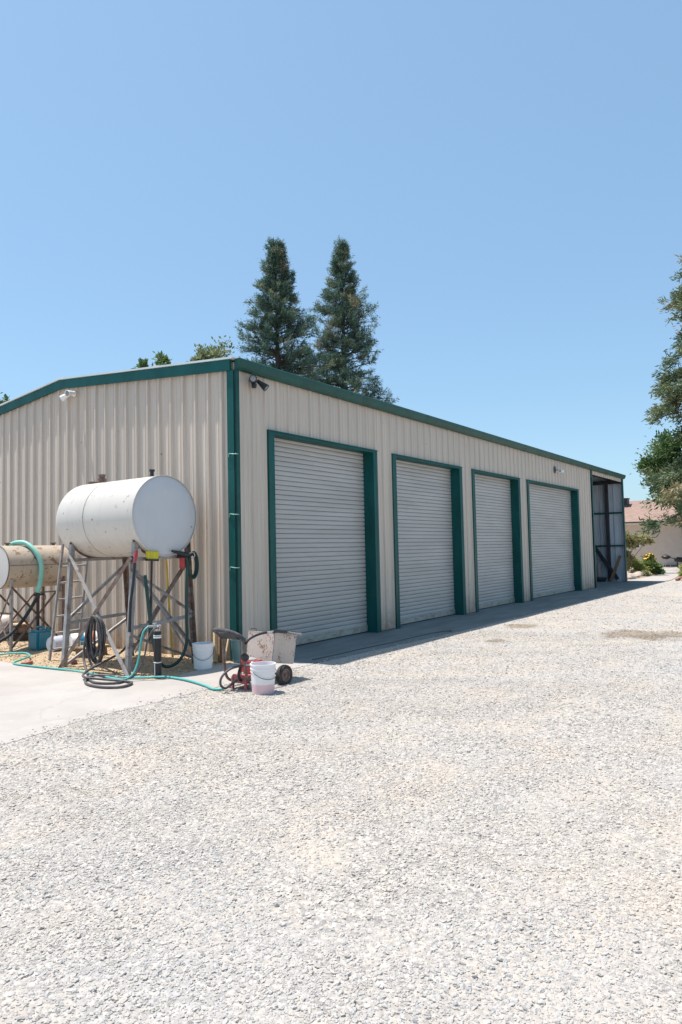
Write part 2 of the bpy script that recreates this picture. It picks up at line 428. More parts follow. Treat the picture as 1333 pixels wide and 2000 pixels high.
# ------------------------------------------------------------------ the yard
def axis_grid(lo, hi, a, b, fine):
    xs = list(np.arange(a, b+1e-6, fine)); s = fine; x = a
    while x > lo: s *= 1.6; x -= s; xs.insert(0, max(x, lo))
    s = fine; x = b
    while x < hi: s *= 1.6; x += s; xs.append(min(x, hi))
    return np.array(xs)

def slab_edge(x):
    return .03*mnoise.noise(Vector((x*1.3, 0, 2)))+.015*mnoise.noise(Vector((x*5, 0, 4)))+float(np.interp(x, [-30, -12, -4.5, -3.4, -1.8, .14, 4.8, 12, 24.6], [-3.0, -1.95, -1.42, -1.26, -1.22, -1.22, -1.42, -1.5, -1.5]))

def ground_z(x, y):
    h = .022*mnoise.noise(Vector((x*.55, y*.55, 0)))+.012*mnoise.noise(Vector((x*1.7, y*1.7, 3)))
    e = slab_edge(x)
    w = min(1, max(0, (e-y)/.5)) if x < 24.6 else min(1, max(0, (-1.5-y)/.5))
    return -.028+h*w+.024*min(1, max(0, (e+.3-y)/.2)) if x < 24.6 else -.028+h*w

gx = axis_grid(-500, 900, -9, 27, .18); gy = axis_grid(-500, 700, -9, -.9, .18)
V = np.array([(x, y, ground_z(x, y)) for y in gy for x in gx]); nx = len(gx)
Q = np.array([(j*nx+i, j*nx+i+1, (j+1)*nx+i+1, (j+1)*nx+i) for j in range(len(gy)-1) for i in range(nx-1)])
g = np_mesh('ground', V, Q, 'ground', smooth=True); tag(g, kind='structure')

def sheet(name, pts, top, mat, thick=.1):
    n = len(pts); m = MB()
    m.add([(x, y, top) for x, y in pts]+[(x, y, top-thick) for x, y in pts],
          [tuple(range(n)), tuple(range(2*n-1, n-1, -1))]+[(i, n+i, n+(i+1) % n, (i+1) % n) for i in range(n)])
    return tag(m.build(name, mat), kind='structure')
ex = [-12, -10]+[-8+.12*i for i in range(69)]
sheet('concrete_pad', [(x, slab_edge(x)) for x in ex]+[(.35, slab_edge(.35)), (.35, -.02), (-.45, -.02), (-.62, .0), (-1.1, -.1), (-1.55, -.22), (-1.72, -.1), (-1.92, .7), (-1.9, 2.0), (-1.93, 3.6), (-2.0, 9.6), (-12, 9.6)], 0, 'concrete')
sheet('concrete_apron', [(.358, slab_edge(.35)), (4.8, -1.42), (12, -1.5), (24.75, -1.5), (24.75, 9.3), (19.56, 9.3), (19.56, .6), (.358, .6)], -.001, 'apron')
# tan dirt strip between the pad and the gable wall
dx = np.linspace(-2.05, .15, 23); dy = np.linspace(-.3, 9.6, 90)
V = np.array([(x, y, -.012+.02*mnoise.noise(Vector((x*2.2, y*2.2, 9)))+.05*math.exp(-((x+.75)/.45)**2)*min(1, max(0, (y-1.6)/1.0))) for y in dy for x in dx])
def clampz(v):
    x, y, z = v
    edge = min(1, max(0, (x+2.0)/.25))*min(1, max(0, (y+.25)/.35))
    return -.03+(z+.03)*edge if edge < 1 else z
V[:, 2] = [clampz(v) for v in V]
Q = np.array([(j*23+i, j*23+i+1, (j+1)*23+i+1, (j+1)*23+i) for j in range(89) for i in range(22)])
tag(np_mesh('dirt_strip', V, Q, 'dirt', smooth=True), kind='structure')
# garden beyond the building
sheet('garden_bed', [(25.2, 12), (25.2, .75), (26.6, .2), (28.6, .15), (31.2, .1), (33.6, .55), (36.5, 1.1), (42.9, 2.1), (43.9, 4), (43.9, 12)], -.006, 'dirt', .03)
sheet('garden_path', [(24.9, -1.45), (26.0, -1.55), (30, -1.2), (36, -.8), (43.9, -.4), (43.9, 2.0), (42.9, 2.0), (36.5, 1.0), (33.6, .45), (31.2, 0), (28.6, .05), (26.6, .1), (25.2, .65), (24.9, .7)], -.004, 'concrete', .03)
sheet('planting_bed', [(25.8, -2.0), (27.0, -1.75), (31, -1.5), (43.9, -.7), (43.9, -9), (26.5, -9)], .02, 'dirt', .08)

# loose stones: one stuff object, instanced on points spread over the yard
def stone_object(name, seed, mat):
    bm = bmesh.new(); bmesh.ops.create_icosphere(bm, subdivisions=1, radius=1)
    rs = random.Random(seed); sx, sy, sz = 1, rs.uniform(.65, .95), rs.uniform(.36, .55)
    for v in bm.verts:
        k = rs.uniform(.72, 1.18); v.co = Vector((v.co.x*sx*k, v.co.y*sy*k, v.co.z*sz*k))
    me = bpy.data.meshes.new(name); bm.to_mesh(me); bm.free(); me.materials.append(M[mat])
    return bpy.data.objects.new(name, me)

def scatter(name, pts, rots, scl, mat, seed):
    me = bpy.data.meshes.new(name); me.vertices.add(len(pts)); me.vertices.foreach_set('co', pts.astype(np.float32).ravel())
    a = me.attributes.new('rot', 'FLOAT_VECTOR', 'POINT'); a.data.foreach_set('vector', rots.astype(np.float32).ravel())
    a = me.attributes.new('scl', 'FLOAT', 'POINT'); a.data.foreach_set('value', scl.astype(np.float32))
    o = bpy.data.objects.new(name, me); COL.objects.link(o)
    ng = bpy.data.node_groups.new(name+'_nodes', 'GeometryNodeTree')
    ng.interface.new_socket('Geometry', in_out='INPUT', socket_type='NodeSocketGeometry')
    ng.interface.new_socket('Geometry', in_out='OUTPUT', socket_type='NodeSocketGeometry')
    gi = ng.nodes.new('NodeGroupInput'); go = ng.nodes.new('NodeGroupOutput'); ip = ng.nodes.new('GeometryNodeInstanceOnPoints')
    jn = ng.nodes.new('GeometryNodeJoinGeometry')
    for k in range(5):
        oi = ng.nodes.new('GeometryNodeObjectInfo'); oi.inputs['Object'].default_value = stone_object('stone', seed+k, mat)
        oi.inputs['As Instance'].default_value = True; ng.links.new(oi.outputs['Geometry'], jn.inputs[0])
    ip.inputs['Pick Instance'].default_value = True
    rv = ng.nodes.new('FunctionNodeRandomValue'); rv.data_type = 'INT'
    for s in rv.inputs:
        if s.type == 'INT' and s.name == 'Max': s.default_value = 4
        if s.type == 'INT' and s.name == 'Min': s.default_value = 0
    ro = [s for s in rv.outputs if s.type == 'INT'][0]
    n1 = ng.nodes.new('GeometryNodeInputNamedAttribute'); n1.data_type = 'FLOAT_VECTOR'; n1.inputs['Name'].default_value = 'rot'
    n2 = ng.nodes.new('GeometryNodeInputNamedAttribute'); n2.data_type = 'FLOAT'; n2.inputs['Name'].default_value = 'scl'
    L = ng.links.new
    L(gi.outputs[0], ip.inputs['Points']); L(jn.outputs[0], ip.inputs['Instance']); L(ro, ip.inputs['Instance Index'])
    L(n1.outputs[0], ip.inputs['Rotation']); L(n2.outputs[0], ip.inputs['Scale']); L(ip.outputs[0], go.inputs[0])
    md = o.modifiers.new('stones', 'NODES'); md.node_group = ng
    return o

CAM = np.array((-7.7467, -7.5966, 1.6917))
def yard_points(rs):
    out = []; sc = []
    for r0, r1, dens, s in ((1.8, 5.0, 7600, .0068), (5.0, 9.0, 4600, .0075), (9.0, 14.0, 1900, .0084), (14.0, 24.0, 420, .0105), (24, 36, 70, .013)):
        a0, a1 = R(-4), R(78); area = .5*(r1*r1-r0*r0)*(a1-a0); n = int(area*dens)
        r = np.sqrt(rs.uniform(r0*r0, r1*r1, n)); a = rs.uniform(a0, a1, n)
        x = CAM[0]+r*np.cos(a); y = CAM[1]+r*np.sin(a); out.append(np.stack([x, y], 1))
        sc.append(s*np.clip(rs.lognormal(0, .46, n), .35, 3.0))
    p = np.concatenate(out); s = np.concatenate(sc)
    edge = np.interp(p[:, 0], [-30, -12, -4.5, -3.4, -1.8, .14, 4.8, 12, 24.6, 24.7, 60], [-3.0, -1.95, -1.42, -1.26, -1.22, -1.22, -1.42, -1.5, -1.5, -1.7, -1.7])
    edge = edge+np.array([.03*mnoise.noise(Vector((x*1.3, 0, 2)))+.015*mnoise.noise(Vector((x*5, 0, 4))) for x in p[:, 0]]); d = edge-p[:, 1]
    keep = (d > rs.exponential(.02, len(p))-rs.exponential(.06, len(p))*(rs.random(len(p)) < .5)) & ((p[:, 0] < 25.6) | (p[:, 1] < -2.3))
    # sparser where the yard is sandy
    nz = np.array([mnoise.noise(Vector((x*1.0, y*1.0, 5))) for x, y in p])
    keep &= rs.random(len(p)) < np.where(nz > .25, .55, np.where(nz > .1, .8, 1.0))
    p, s = p[keep], s[keep]
    z = np.array([ground_z(x, y) if y < slab_edge(x) else 0.002 for x, y in p])+s*.02
    return np.column_stack([p, z]), s
rs = np.random.default_rng(11)
pts, scl = yard_points(rs)
rot = np.column_stack([rs.normal(0, .28, len(pts)), rs.normal(0, .28, len(pts)), rs.uniform(0, 6.28, len(pts))])
tag(scatter('gravel', pts, rot, scl, 'stone', 40), kind='stuff')
n = 9000
x = rs.uniform(-1.95, -.03, n); y = rs.uniform(-.15, 9, n)
k = (y > np.interp(x, [-1.95, -1.55, -1.1, -.6, 0], [.5, -.16, -.05, .05, .06])); x, y = x[k], y[k]
s = .008*np.clip(rs.lognormal(0, .45, len(x)), .5, 3)
z = np.array([clampz((a, b, -.012+.02*mnoise.noise(Vector((a*2.2, b*2.2, 9)))+.05*math.exp(-((a+.75)/.45)**2)*min(1, max(0, (b-1.6)/1.0)))) for a, b in zip(x, y)])+s*.3
rot = np.column_stack([rs.normal(0, .5, len(x)), rs.normal(0, .5, len(x)), rs.uniform(0, 6.28, len(x))])
tag(scatter('dirt_pebbles', np.column_stack([x, y, z]), rot, s, 'pebble', 60), kind='stuff')
def dz(x, y): return clampz((x, y, -.012+.02*mnoise.noise(Vector((x*2.2, y*2.2, 9)))+.05*math.exp(-((x+.75)/.45)**2)*min(1, max(0, (y-1.6)/1.0))))

# ------------------------------------------------------------------ the metal workshop
EAVE, SLOPE, RIDGE_Y, LEN, WID, BAY = 4.70, .0925, 4.71, 24.40, 9.42, 19.52
PITCH = .3048
def roof_z(y): return EAVE+SLOPE*(y if y < RIDGE_Y else 2*RIDGE_Y-y)

def rib_profile(t0, t1, phase, major=.042):
    pts = [(t0, None), (t1, None)]
    k0 = int((t0-phase)/PITCH)-2; k1 = int((t1-phase)/PITCH)+2
    shape = []
    for k in range(k0, k1+1):
        c = phase+k*PITCH
        shape += [(c-.036, 0), (c-.016, major), (c+.016, major), (c+.036, 0)]
        for m in (.105, .20): shape += [(c+m-.016, 0), (c+m-.008, .006), (c+m+.008, .006), (c+m+.016, 0)]
    shape.sort(); ts = [a for a, _ in shape]; hs = [b for _, b in shape]
    res = [(t0, float(np.interp(t0, ts, hs)))]+[(a, b) for a, b in shape if t0 < a < t1]+[(t1, float(np.interp(t1, ts, hs)))]
    return res

ws = thing('metal_workshop', (0, 0, 0), 'long cream corrugated metal workshop with green trim and four roller doors', 'building')
DOORS = [(.7275, 4.0608), (4.6688, 8.0213), (8.6246, 11.9611), (12.5645, 17.7599)]
DH = 3.689; TRIM = .145
m = MB()
def front_strip(x0, x1, z0, z1):
    pr = rib_profile(x0, x1, .715-.016, .030)
    vs = [(t, -h, z0) for t, h in pr]+[(t, -h, z1) for t, h in pr]; n = len(pr)
    m.add(vs, [(i, i+1, n+i+1, n+i) for i in range(n-1)])
cur = 0.0
for a, b in DOORS:
    front_strip(cur, a+.02, .012, EAVE); front_strip(a+.02, b-.02, DH-.02, EAVE); cur = b-.02
front_strip(cur, BAY, .012, EAVE)
front_strip(BAY, LEN, 4.42, EAVE)
m.build('front_wall', 'wall', ws)
m = MB(); pr = rib_profile(0, WID, .8908-.012); n = len(pr)
m.add([(-h, t, -.01) for t, h in pr]+[(-h, t, roof_z(t)) for t, h in pr], [(i, i+1, n+i+1, n+i) for i in range(n-1)])
m.build('gable_wall', 'wall', ws)
m = MB(); pr = rib_profile(0, LEN, .1); n = len(pr)
m.add([(t, WID+h, -.01) for t, h in pr]+[(t, WID+h, roof_z(WID)) for t, h in pr], [(i, i+1, n+i+1, n+i) for i in range(n-1)])
m.build('back_wall', 'wall', ws)
# far gable wall: cream outside, bare metal inside the open bay
for nm, off, mt in (('end_wall', .006, 'wall'), ('bay_lining', -.004, 'wall_inside')):
    m = MB(); pr = rib_profile(0.0, WID, .12); n = len(pr)
    m.add([(LEN+h+off, t, 0.01) for t, h in pr]+[(LEN+h+off, t, roof_z(t)) for t, h in pr], [(i, i+1, n+i+1, n+i) for i in range(n-1)])
    m.build(nm, mt, ws)
m = MB(); m.b2((BAY+.03, .06, 0), (BAY+.06, WID-.02, 4.68)); m.build('partition_wall', 'wall_inside', ws)
# roof: two ribbed slopes
m = MB(); pr = rib_profile(-.085, LEN+.12, .1, .03); n = len(pr)
for y0, y1 in ((-.10, RIDGE_Y), (WID+.10, RIDGE_Y)):
    z0 = EAVE+.035-SLOPE*.1; z1 = roof_z(RIDGE_Y)+.035
    m.add([(t, y0, z0+h) for t, h in pr]+[(t, y1, z1+h) for t, h in pr], [(i, i+1, n+i+1, n+i) for i in range(n-1)])
m.b2((-.085, RIDGE_Y-.12, roof_z(RIDGE_Y)+.045), (LEN+.12, RIDGE_Y+.12, roof_z(RIDGE_Y)+.075))
m.build('roof', 'roof', ws)
# rake trims with the pale sheet edge lying on top
for xs, nm in (((-.084, -.043), 'rake_trim'), ((LEN+.045, LEN+.09), 'rake_trim')):
    m = MB()
    for y0, y1 in ((.02, RIDGE_Y), (RIDGE_Y, WID+.1)):
        z0, z1 = roof_z(y0), roof_z(y1); vs = []
        for x in xs:
            vs += [(x, y0, z0-.145), (x, y1, z1-.145), (x, y1, z1+.028), (x, y0, z0+.028)]
        m.add(vs, [(0, 1, 2, 3), (7, 6, 5, 4), (0, 4, 5, 1), (3, 2, 6, 7), (0, 3, 7, 4), (1, 5, 6, 2)])
    m.build(nm, 'green', ws)
    m = MB()
    for y0, y1 in ((-.06, RIDGE_Y), (RIDGE_Y, WID+.1)):
        z0, z1 = roof_z(y0), roof_z(y1); vs = []
        for x in (xs[0]-.026, xs[1]+.02):
            vs += [(x, y0, z0+.031), (x, y1, z1+.031), (x, y1, z1+.062), (x, y0, z0+.062)]
        m.add(vs, [(0, 1, 2, 3), (7, 6, 5, 4), (0, 4, 5, 1), (3, 2, 6, 7), (0, 3, 7, 4), (1, 5, 6, 2)])
    m.build('roof_edge', 'roof', ws)
# gutter: shaped box section along the eave
gp = [(-.04, 4.737), (-.158, 4.737), (-.168, 4.724), (-.158, 4.708), (-.152, 4.648), (-.130, 4.605), (-.098, 4.570), (-.072, 4.562), (-.04, 4.562)]
m = MB(); n = len(gp); xa, xb = -.035, LEN+.14
m.add([(xa, y, z) for y, z in gp]+[(xb, y, z) for y, z in gp], [tuple(range(n)), tuple(range(2*n-1, n-1, -1))]+[(i, n+i, n+(i+1) % n, (i+1) % n) for i in range(n)])
for jx in (3.05, 6.1, 9.15, 12.2, 15.25, 18.3, 21.3):
    m.add([(x, y+(-.003 if y < -.05 else 0), z) for x in (jx, jx+.05) for y, z in gp[1:8]], [(i, i+1, 7+i+1, 7+i) for i in range(6)])
m.build('gutter', 'green_dark', ws, smooth=25)
# corner: two trim plates either side of a dark recess, downspout straps
m = MB(); m.b2((-.057, -.030, -.005), (-.043, .112, 3.02)); m.b2((-.060, -.030, 3.0), (-.046, .112, 4.56)); m.build('corner_trim', 'green', ws)
m = MB(); m.b2((-.043, -.043, 0), (.03, -.004, 4.57)); m.build('corner_recess', 'dark_steel', ws)
dsp = MB().b2((-.047, -.066, .06), (.048, -.0432, 4.575)).build('downspout', 'green_dark', ws, bevel=.008)
for z in (3.2, 2.25, 1.42):
    MB().tube(spline([(-.058, .085, z-.02), (-.070, .080, z+.015), (-.075, .05, z+.03), (-.070, -.02, z+.02), (-.05, -.075, z+.018), (-.015, -.075, z+.02), (-.01, -.066, z+.02)], 4), .008, 6).build('strap', 'strap_metal', dsp, smooth=60)
m = MB(); m.b2((LEN-.14, -.058, 0), (LEN+.045, -.043, 4.57)); m.b2((LEN+.05, -.058, 0), (LEN+.065, .16, 4.57)); m.build('corner_trim', 'green', ws)
m = MB(); m.b2((BAY-.02, -.058, 0), (BAY+.10, -.043, 4.57)); m.b2((BAY+.084, -.043, 0), (BAY+.10, .12, 4.3)); m.build('bay_trim', 'green', ws)
# framing of the open bay
m = MB(); m.b2((BAY+.12, .03, 0), (BAY+.34, .055, 4.4)); m.b2((BAY+.12, .43, 0), (BAY+.34, .455, 4.4)); m.b2((BAY+.22, .055, 0), (BAY+.235, .43, 4.4)); m.build('column', 'dark_steel', ws)
MB().b2((24.20, .58, 0), (24.36, .70, 4.5)).build('column', 'dark_steel', ws); MB().b2((24.20, 4.6, 0), (24.36, 4.78, 5)).build('column', 'dark_steel', ws)
for z in (1.55, 3.02): MB().b2((24.29, .02, z), (24.37, 9.2, z+.07)).build('girt', 'green_dark', ws)
MB().b2((24.22, .02, 4.36), (24.37, 9.2, 4.52)).build('girt', 'dark_steel', ws)
MB().bar((24.16, 1.28, 1.62), (24.16, .28, .1), .16, .06, up=(1, 0, 0)).build('brace', 'dark_steel', ws)
m = MB()
for y in np.arange(.5, 9.0, 1.2): m.b2((BAY+.07, y, roof_z(y)-.2), (LEN-.02, y+.06, roof_z(y)-.02))
m.b2((BAY+.07, .004, 4.425), (LEN-.02, .06, 4.52)); m.build('purlin', 'dark_steel', ws)

# roller doors: each a curtain of slats in a green frame
def slat_curtain(a, b):
    y = .2; prof = []; z = .13; p = .0845
    while z < DH-.02:
        for dz_, dy_ in ((0, .03), (.0045, .03), (.006, .0), (.030, -.004), (.052, -.0045), (.077, -.001), (.0815, .03)): 
            if z+dz_ < DH+.08: prof.append((y+dy_, z+dz_))
        z += p
    n = len(prof)
    return MB().add([(a, q, w) for q, w in prof]+[(b, q, w) for q, w in prof], [(i, n+i, n+i+1, i+1) for i in range(n-1)])
for i, (a, b) in enumerate(DOORS):
    m = MB(); ia, ib = a+TRIM, b-TRIM; T = DH-.042
    m.b2((a, -.058, 0), (ia, -.043, DH)); m.b2((ia-.012, -.043, 0), (ia, .24, T)); m.b2((a, -.043, 0), (a+.012, 0, DH))
    m.b2((ib, -.058, 0), (b, -.043, DH)); m.b2((ib, -.043, 0), (ib+.012, .24, T)); m.b2((b-.012, -.043, 0), (b, 0, DH))
    m.b2((ia, -.058, T-.0), (ib, -.043, DH)); m.b2((ia, -.043, T), (ib, .24, T+.012)); m.b2((a-.012, -.074, DH), (b+.012, 0, DH+.016))
    fr = m.build('door_frame', 'green', ws)
    for q in (a-.001, b-.064): MB().b2((q, -.0605, 0), (q+.065, -.0582, DH-.002)).build('jamb_shade_strip', 'green_dark', fr)  # added darker green strips paint the shaded outer half of the jambs
    d = slat_curtain(ia-.003, ib+.003).build('roller_door', 'door', ws)
    m = MB(); m.b2((ia+.002, .180, .022), (ib-.002, .230, .14)); m.bar((ia, .178, .13), (ib, .178, .13), .008); m.build('bottom_rail', 'door_rail', d)
    for q in np.arange(ia+.35, ib-.2, .75):
        for dx_ in (0, .06): MB().lathe((q+dx_, .180, .075), [(.010, 0), (.010, .005), (.0, .006)], 8, (0, -1, 0)).build('bolt', 'dark_steel', d)
    MB().b2((ia, .232, 0), (ib, .25, .03)).build('door_seal', 'black', d)

# lights on the walls
def floodlight(loc, n_out, label, body, glass, heads, sensor=True):
    t = thing('floodlight', loc, label, 'light', 'floodlights under the eaves')
    p = Vector(loc); o = Vector(n_out); side = Vector((0, 0, 1)).cross(o)
    MB().lathe(p+o*.03, [(0, .03), (.05, .028), (.06, .015), (.06, 0)], 16, o).build('mounting_plate', body, t, smooth=40)
    for s_, aim in heads:
        q = p+o*.07+side*s_; a = Vector(aim).normalized()
        MB().tube([p+o*.05, q-a*.0], .012, 8).lathe(q, [(.0, -.03), (.032, -.03), (.036, .03), (.058, .12), (.062, .17), (.05, .165)], 16, a).build('lamp_head', body, t, smooth=40)
        MB().lathe(q, [(.052, .158), (.03, .172), (0, .178)], 16, a).build('lens', glass, t, smooth=60)
    if sensor: MB().lathe(p+o*.06+Vector((0, 0, -.07)), [(0, -.05), (.035, -.045), (.045, 0), (.03, .04), (0, .045)], 12).build('motion_sensor', body, t, smooth=50)
    return t
floodlight((.36, -.03, 4.45), (0, -1, 0), 'black twin floodlight under the gutter near the building corner', 'black', 'lens', [(.10, (.35, -.6, -.6)), (-.08, (-.5, -.7, -.1))])
floodlight((0-.02, 4.27, 4.83), (-1, 0, 0), 'white twin floodlight below the roof peak on the gable wall', 'white_pl', 'lens', [(-.12, (-.4, .75, -.45)), (.05, (-.8, -.1, -.2))], False)
floodlight((15.35, -.03, 4.22), (0, -1, 0), 'white floodlight above the widest roller door', 'white_pl', 'lens', [(-.06, (-.5, -.7, -.3)), (.12, (.7, -.5, -.2))], False)
MB().b2((15.20, -.06, 4.12), (15.27, -.034, 4.34)).build('junction_box', 'dark_steel', ws)

# inside the bay
t = MB().box((24.22, 1.06, .47), (.03, .13, .72)).build('speckled_board', 'rusty_white'); tag(t, 'white board with dark marks standing in the open bay', 'board')
t = MB().bar((24.05, .55, .03), (24.25, .15, 1.15), .12, .04, up=(1, 0, 0)).build('timber_plank', 'old_wood'); tag(t, 'dark plank leaning in the open bay next to the end post', 'plank')
t = MB(); t.box((24.0, 1.0, .06), (.5, .4, .12)); t.box((23.9, .95, .16), (.3, .5, .07), Matrix.Rotation(.3, 3, 'Z')); tag(t.build('scrap_timber', 'dark_steel'), 'dark heap of scrap timber on the floor of the open bay', 'scrap')

# ------------------------------------------------------------------ white fuel tank on its stand
TX, TZ, TR, TY0, TY1 = -1.05, 2.245, .597, .42, 2.50
tk = thing('fuel_tank', (TX, 1.3, 0), 'big white fuel tank on tall rusty steel legs beside the gable wall', 'tank')
pr = [(TR, 0.0), (TR, .006)]
L = TY1-TY0
prof = [(TR-.004, .008), (TR, .014), (TR, .60), (TR+.004, .604), (TR+.004, .612), (TR, .616)]
prof += [(TR, L-.24)]+[(TR*math.cos(a)**.8, L-.24+.24*math.sin(a)) for a in np.linspace(.12, PI/2-.01, 9)]+[(0, L)]
prof = [(r, h) for r, h in prof]
# weld seam sits about two thirds of the way back
prof2 = [(TR-.004, .008), (TR, .014), (TR, 1.18), (TR+.003, 1.184), (TR+.003, 1.192), (TR, 1.196)]+prof[6:]
MB().lathe((TX, TY0, TZ), prof2, 72, (0, 1, 0)).build('tank_shell', 'tank_white', tk, smooth=30)
m = MB(); m.lathe((TX, TY0+1.17, TZ), [(TR, 0), (TR+.004, .002), (TR+.004, .010), (TR, .012)], 72, (0, 1, 0)); m.build('weld_seam', 'seam', tk)
cap = MB().lathe((TX, TY0, TZ), [(0, -.008), (TR*.6, -.006), (TR-.02, .0), (TR-.004, .008)], 72, (0, 1, 0)).build('end_cap', 'tank_cap', tk, smooth=30)
MB().lathe((TX, TY0, TZ), [(TR-.006, -.012), (TR+.006, -.010), (TR+.007, .010), (TR-.003, .012)], 72, (0, 1, 0)).build('rim', 'tank_white', tk, smooth=30)
top = TZ+TR
MB().lathe((TX, 1.965, top-.03), [(.055, 0), (.055, .06), (.072, .065), (.072, .10), (.05, .105), (.05, .15), (.06, .155), (.06, .17), (0, .175)], 14).build('filler_cap', 'rust', tk, smooth=40)
MB().lathe((TX, 2.2, top-.05), [(.07, 0), (.07, .06), (.085, .065), (.085, .085), (0, .09)], 14).build('bung', 'rust', tk, smooth=40)
MB().lathe((TX, .72, top-.03), [(.028, 0), (.028, .11), (.042, .115), (.042, .145), (0, .15)], 14).build('vent_pipe', 'black', tk, smooth=40)
F, B = .50, 2.05
lt = lambda s: TX+s*.49; lf = lambda s: TX+s*.63
zt = 1.86
def zz(y, x): return 0.0
for s, mt in ((-1, 'steel'), (1, 'rust')):
    for y in (F, B):
        MB().angle((lf(s), y, -.02), (lt(s), y, zt), .068, .009, u=(-s, 0, 0)).build('leg', mt if y == F else ('steel' if s < 0 else 'rust'), tk)
for y in (F, B):     # saddle straps under the shell
    m = MB(); pts = [(TX+(TR+.006)*math.sin(a), y+.03, TZ-(TR+.006)*math.cos(a)) for a in np.linspace(-.95, .95, 15)]
    for p, q in zip(pts, pts[1:]): m.bar(p, q, .05, .010, up=(0, 1, 0))
    m.build('saddle', 'rust', tk)
def lx(s, z): return lf(s)+(lt(s)-lf(s))*(z/zt)
def brace(a, b, w=.036, mt='steel', nm='brace'): MB().angle(a, b, w, .006).build(nm, mt, tk)
def rail(a, b, mt='steel'): MB().bar(a, b, .035, .05, up=(0, 0, 1)).build('rail', mt, tk)
rail((lx(-1, 1.61), F+.005, 1.61), (lx(1, 1.64), F+.005, 1.64)); rail((lx(-1, 1.61)-.06, B+.005, 1.61), (lx(1, 1.63)+.02, B+.005, 1.63))
rail((lx(-1, .64), F+.005, .64), (lx(1, .72), F+.005, .72)); rail((lx(-1, .65), B+.005, .65), (lx(1, .70), B+.005, .70))
# X on the near side, between the two left legs
brace((lx(-1, 1.72)-.012, B-.02, 1.72), (lx(-1, .0)-.02, F-.10, -.02), .058, 'steel'); brace((lx(-1, 1.66)-.06, F+.02, 1.66), (lx(-1, 0)-.10, B+.0, -.02), .06, 'rust')
brace((lx(1, 1.72)+.012, B-.02, 1.72), (lx(1, .05)+.015, F+.05, .05)); brace((lx(1, 1.66)+.02, F+.02, 1.66), (lx(1, .05)+.02, B-.05, .05))
# X on the front and back
brace((lx(-1, 1.50), F+.03, 1.50), (lx(1, .25), F+.03, .25), .045, 'steel'); brace((lx(1, 1.56), F+.045, 1.56), (lx(-1, .22), F+.045, .22), .045, 'rust')
brace((lx(-1, 1.45), F-.012, 1.45), (lx(1, .78), F-.012, .78), .035); brace((lx(-1, .57), F-.01, .57), (lx(1, .07), F-.01, .07), .035)
brace((lx(1, 1.52), B+.03, 1.52), (lx(-1, .68), B+.03, .68), .04); brace((lx(1, .64), B+.03, .64), (lx(-1, .0), B+.03, -.01), .04)
# dispensing gear hung under the front of the tank
MB().lathe((-.735, .42, 1.46), [(0, -.012), (.02, -.01), (.045, 0), (.046, .13), (.05, .135), (.05, .15), (0, .155)], 16).build('fuel_filter', 'red', tk, smooth=40)
m = MB(); m.tube([(-.735, .42, 1.60), (-.735, .43, 1.67), (-.735, .55, 1.72)], .022, 8); m.box((-.735, .42, 1.64), (.12, .09, .06)); m.build('valve', 'black', tk)

def hose_thing(name, pts, r, mat, label, cat='hose', sub=6, n=8, group=None):
    o = MB().hose(pts, r, n, sub).build(name, mat, smooth=60); return tag(o, label, cat, group)
# nozzle and its thin green hose coil
t = thing('fuel_nozzle', (-.72, .36, 1.66), 'black fuel nozzle resting above the red filter under the white tank', 'nozzle')
m = MB(); m.tube([(-.98, .36, 1.72), (-.90, .36, 1.705), (-.84, .36, 1.685)], [.018, .022, .034], 8); m.tube([(-.84, .36, 1.685), (-.72, .36, 1.66), (-.60, .36, 1.665)], [.036, .045, .03], 10); m.build('nozzle_body', 'black', t, smooth=50)
MB().tube(spline([(-.68, .33, 1.68), (-.60, .32, 1.69), (-.575, .32, 1.64), (-.61, .32, 1.61)], 5), .007, 6).build('trigger_guard', 'tin', t, smooth=60)
pts = []
for k in range(4):
    for j in range(12):
        a = 2*PI*j/12; pts.append((-.575+(.085+.012*(k % 2))*math.sin(a), .40-.018*k, 1.50+(.175+.01*k)*math.cos(a)))
hose_thing('hose_coil', [(-.62, .40, 1.67)]+pts+[(-.60, .36, 1.66)], .011, 'green_hose', 'small coil of dark green hose hanging beside the red filter', sub=3, n=6)
hose_thing('fuel_hose', [(-.69, .38, 1.64), (-.68, .37, 1.50), (-.70, .37, 1.1), (-.71, .36, .7), (-.73, .34, .38), (-.84, .32, .16), (-1.03, .30, .06), (-1.22, .28, .08), (-1.36, .27, .26), (-1.43, .28, .6), (-1.455, .32, 1.0), (-1.44, .40, 1.38)], .024, 'green_hose', 'thick dark green hose hanging in a long loop under the white tank', sub=8, n=10)
# red-handled spray lance against the front leg
t = thing('spray_gun', (-1.58, .42, 1.6), 'red spray gun on a black hose hung at the front leg of the white tank', 'spray gun')
MB().tube([(-1.60, .42, 1.57), (-1.585, .42, 1.66), (-1.565, .42, 1.735)], [.018, .026, .020], 10).build('grip', 'red', t, smooth=50)
MB().tube(spline([(-1.555, .40, 1.74), (-1.53, .40, 1.76), (-1.52, .40, 1.73), (-1.545, .40, 1.71)], 4), .006, 6).build('hook', 'tin', t, smooth=60)
MB().tube([(-1.602, .42, 1.565), (-1.62, .43, 1.3), (-1.655, .45, 1.0), (-1.66, .47, .6)], .02, 8).build('lance', 'black', t, smooth=60)
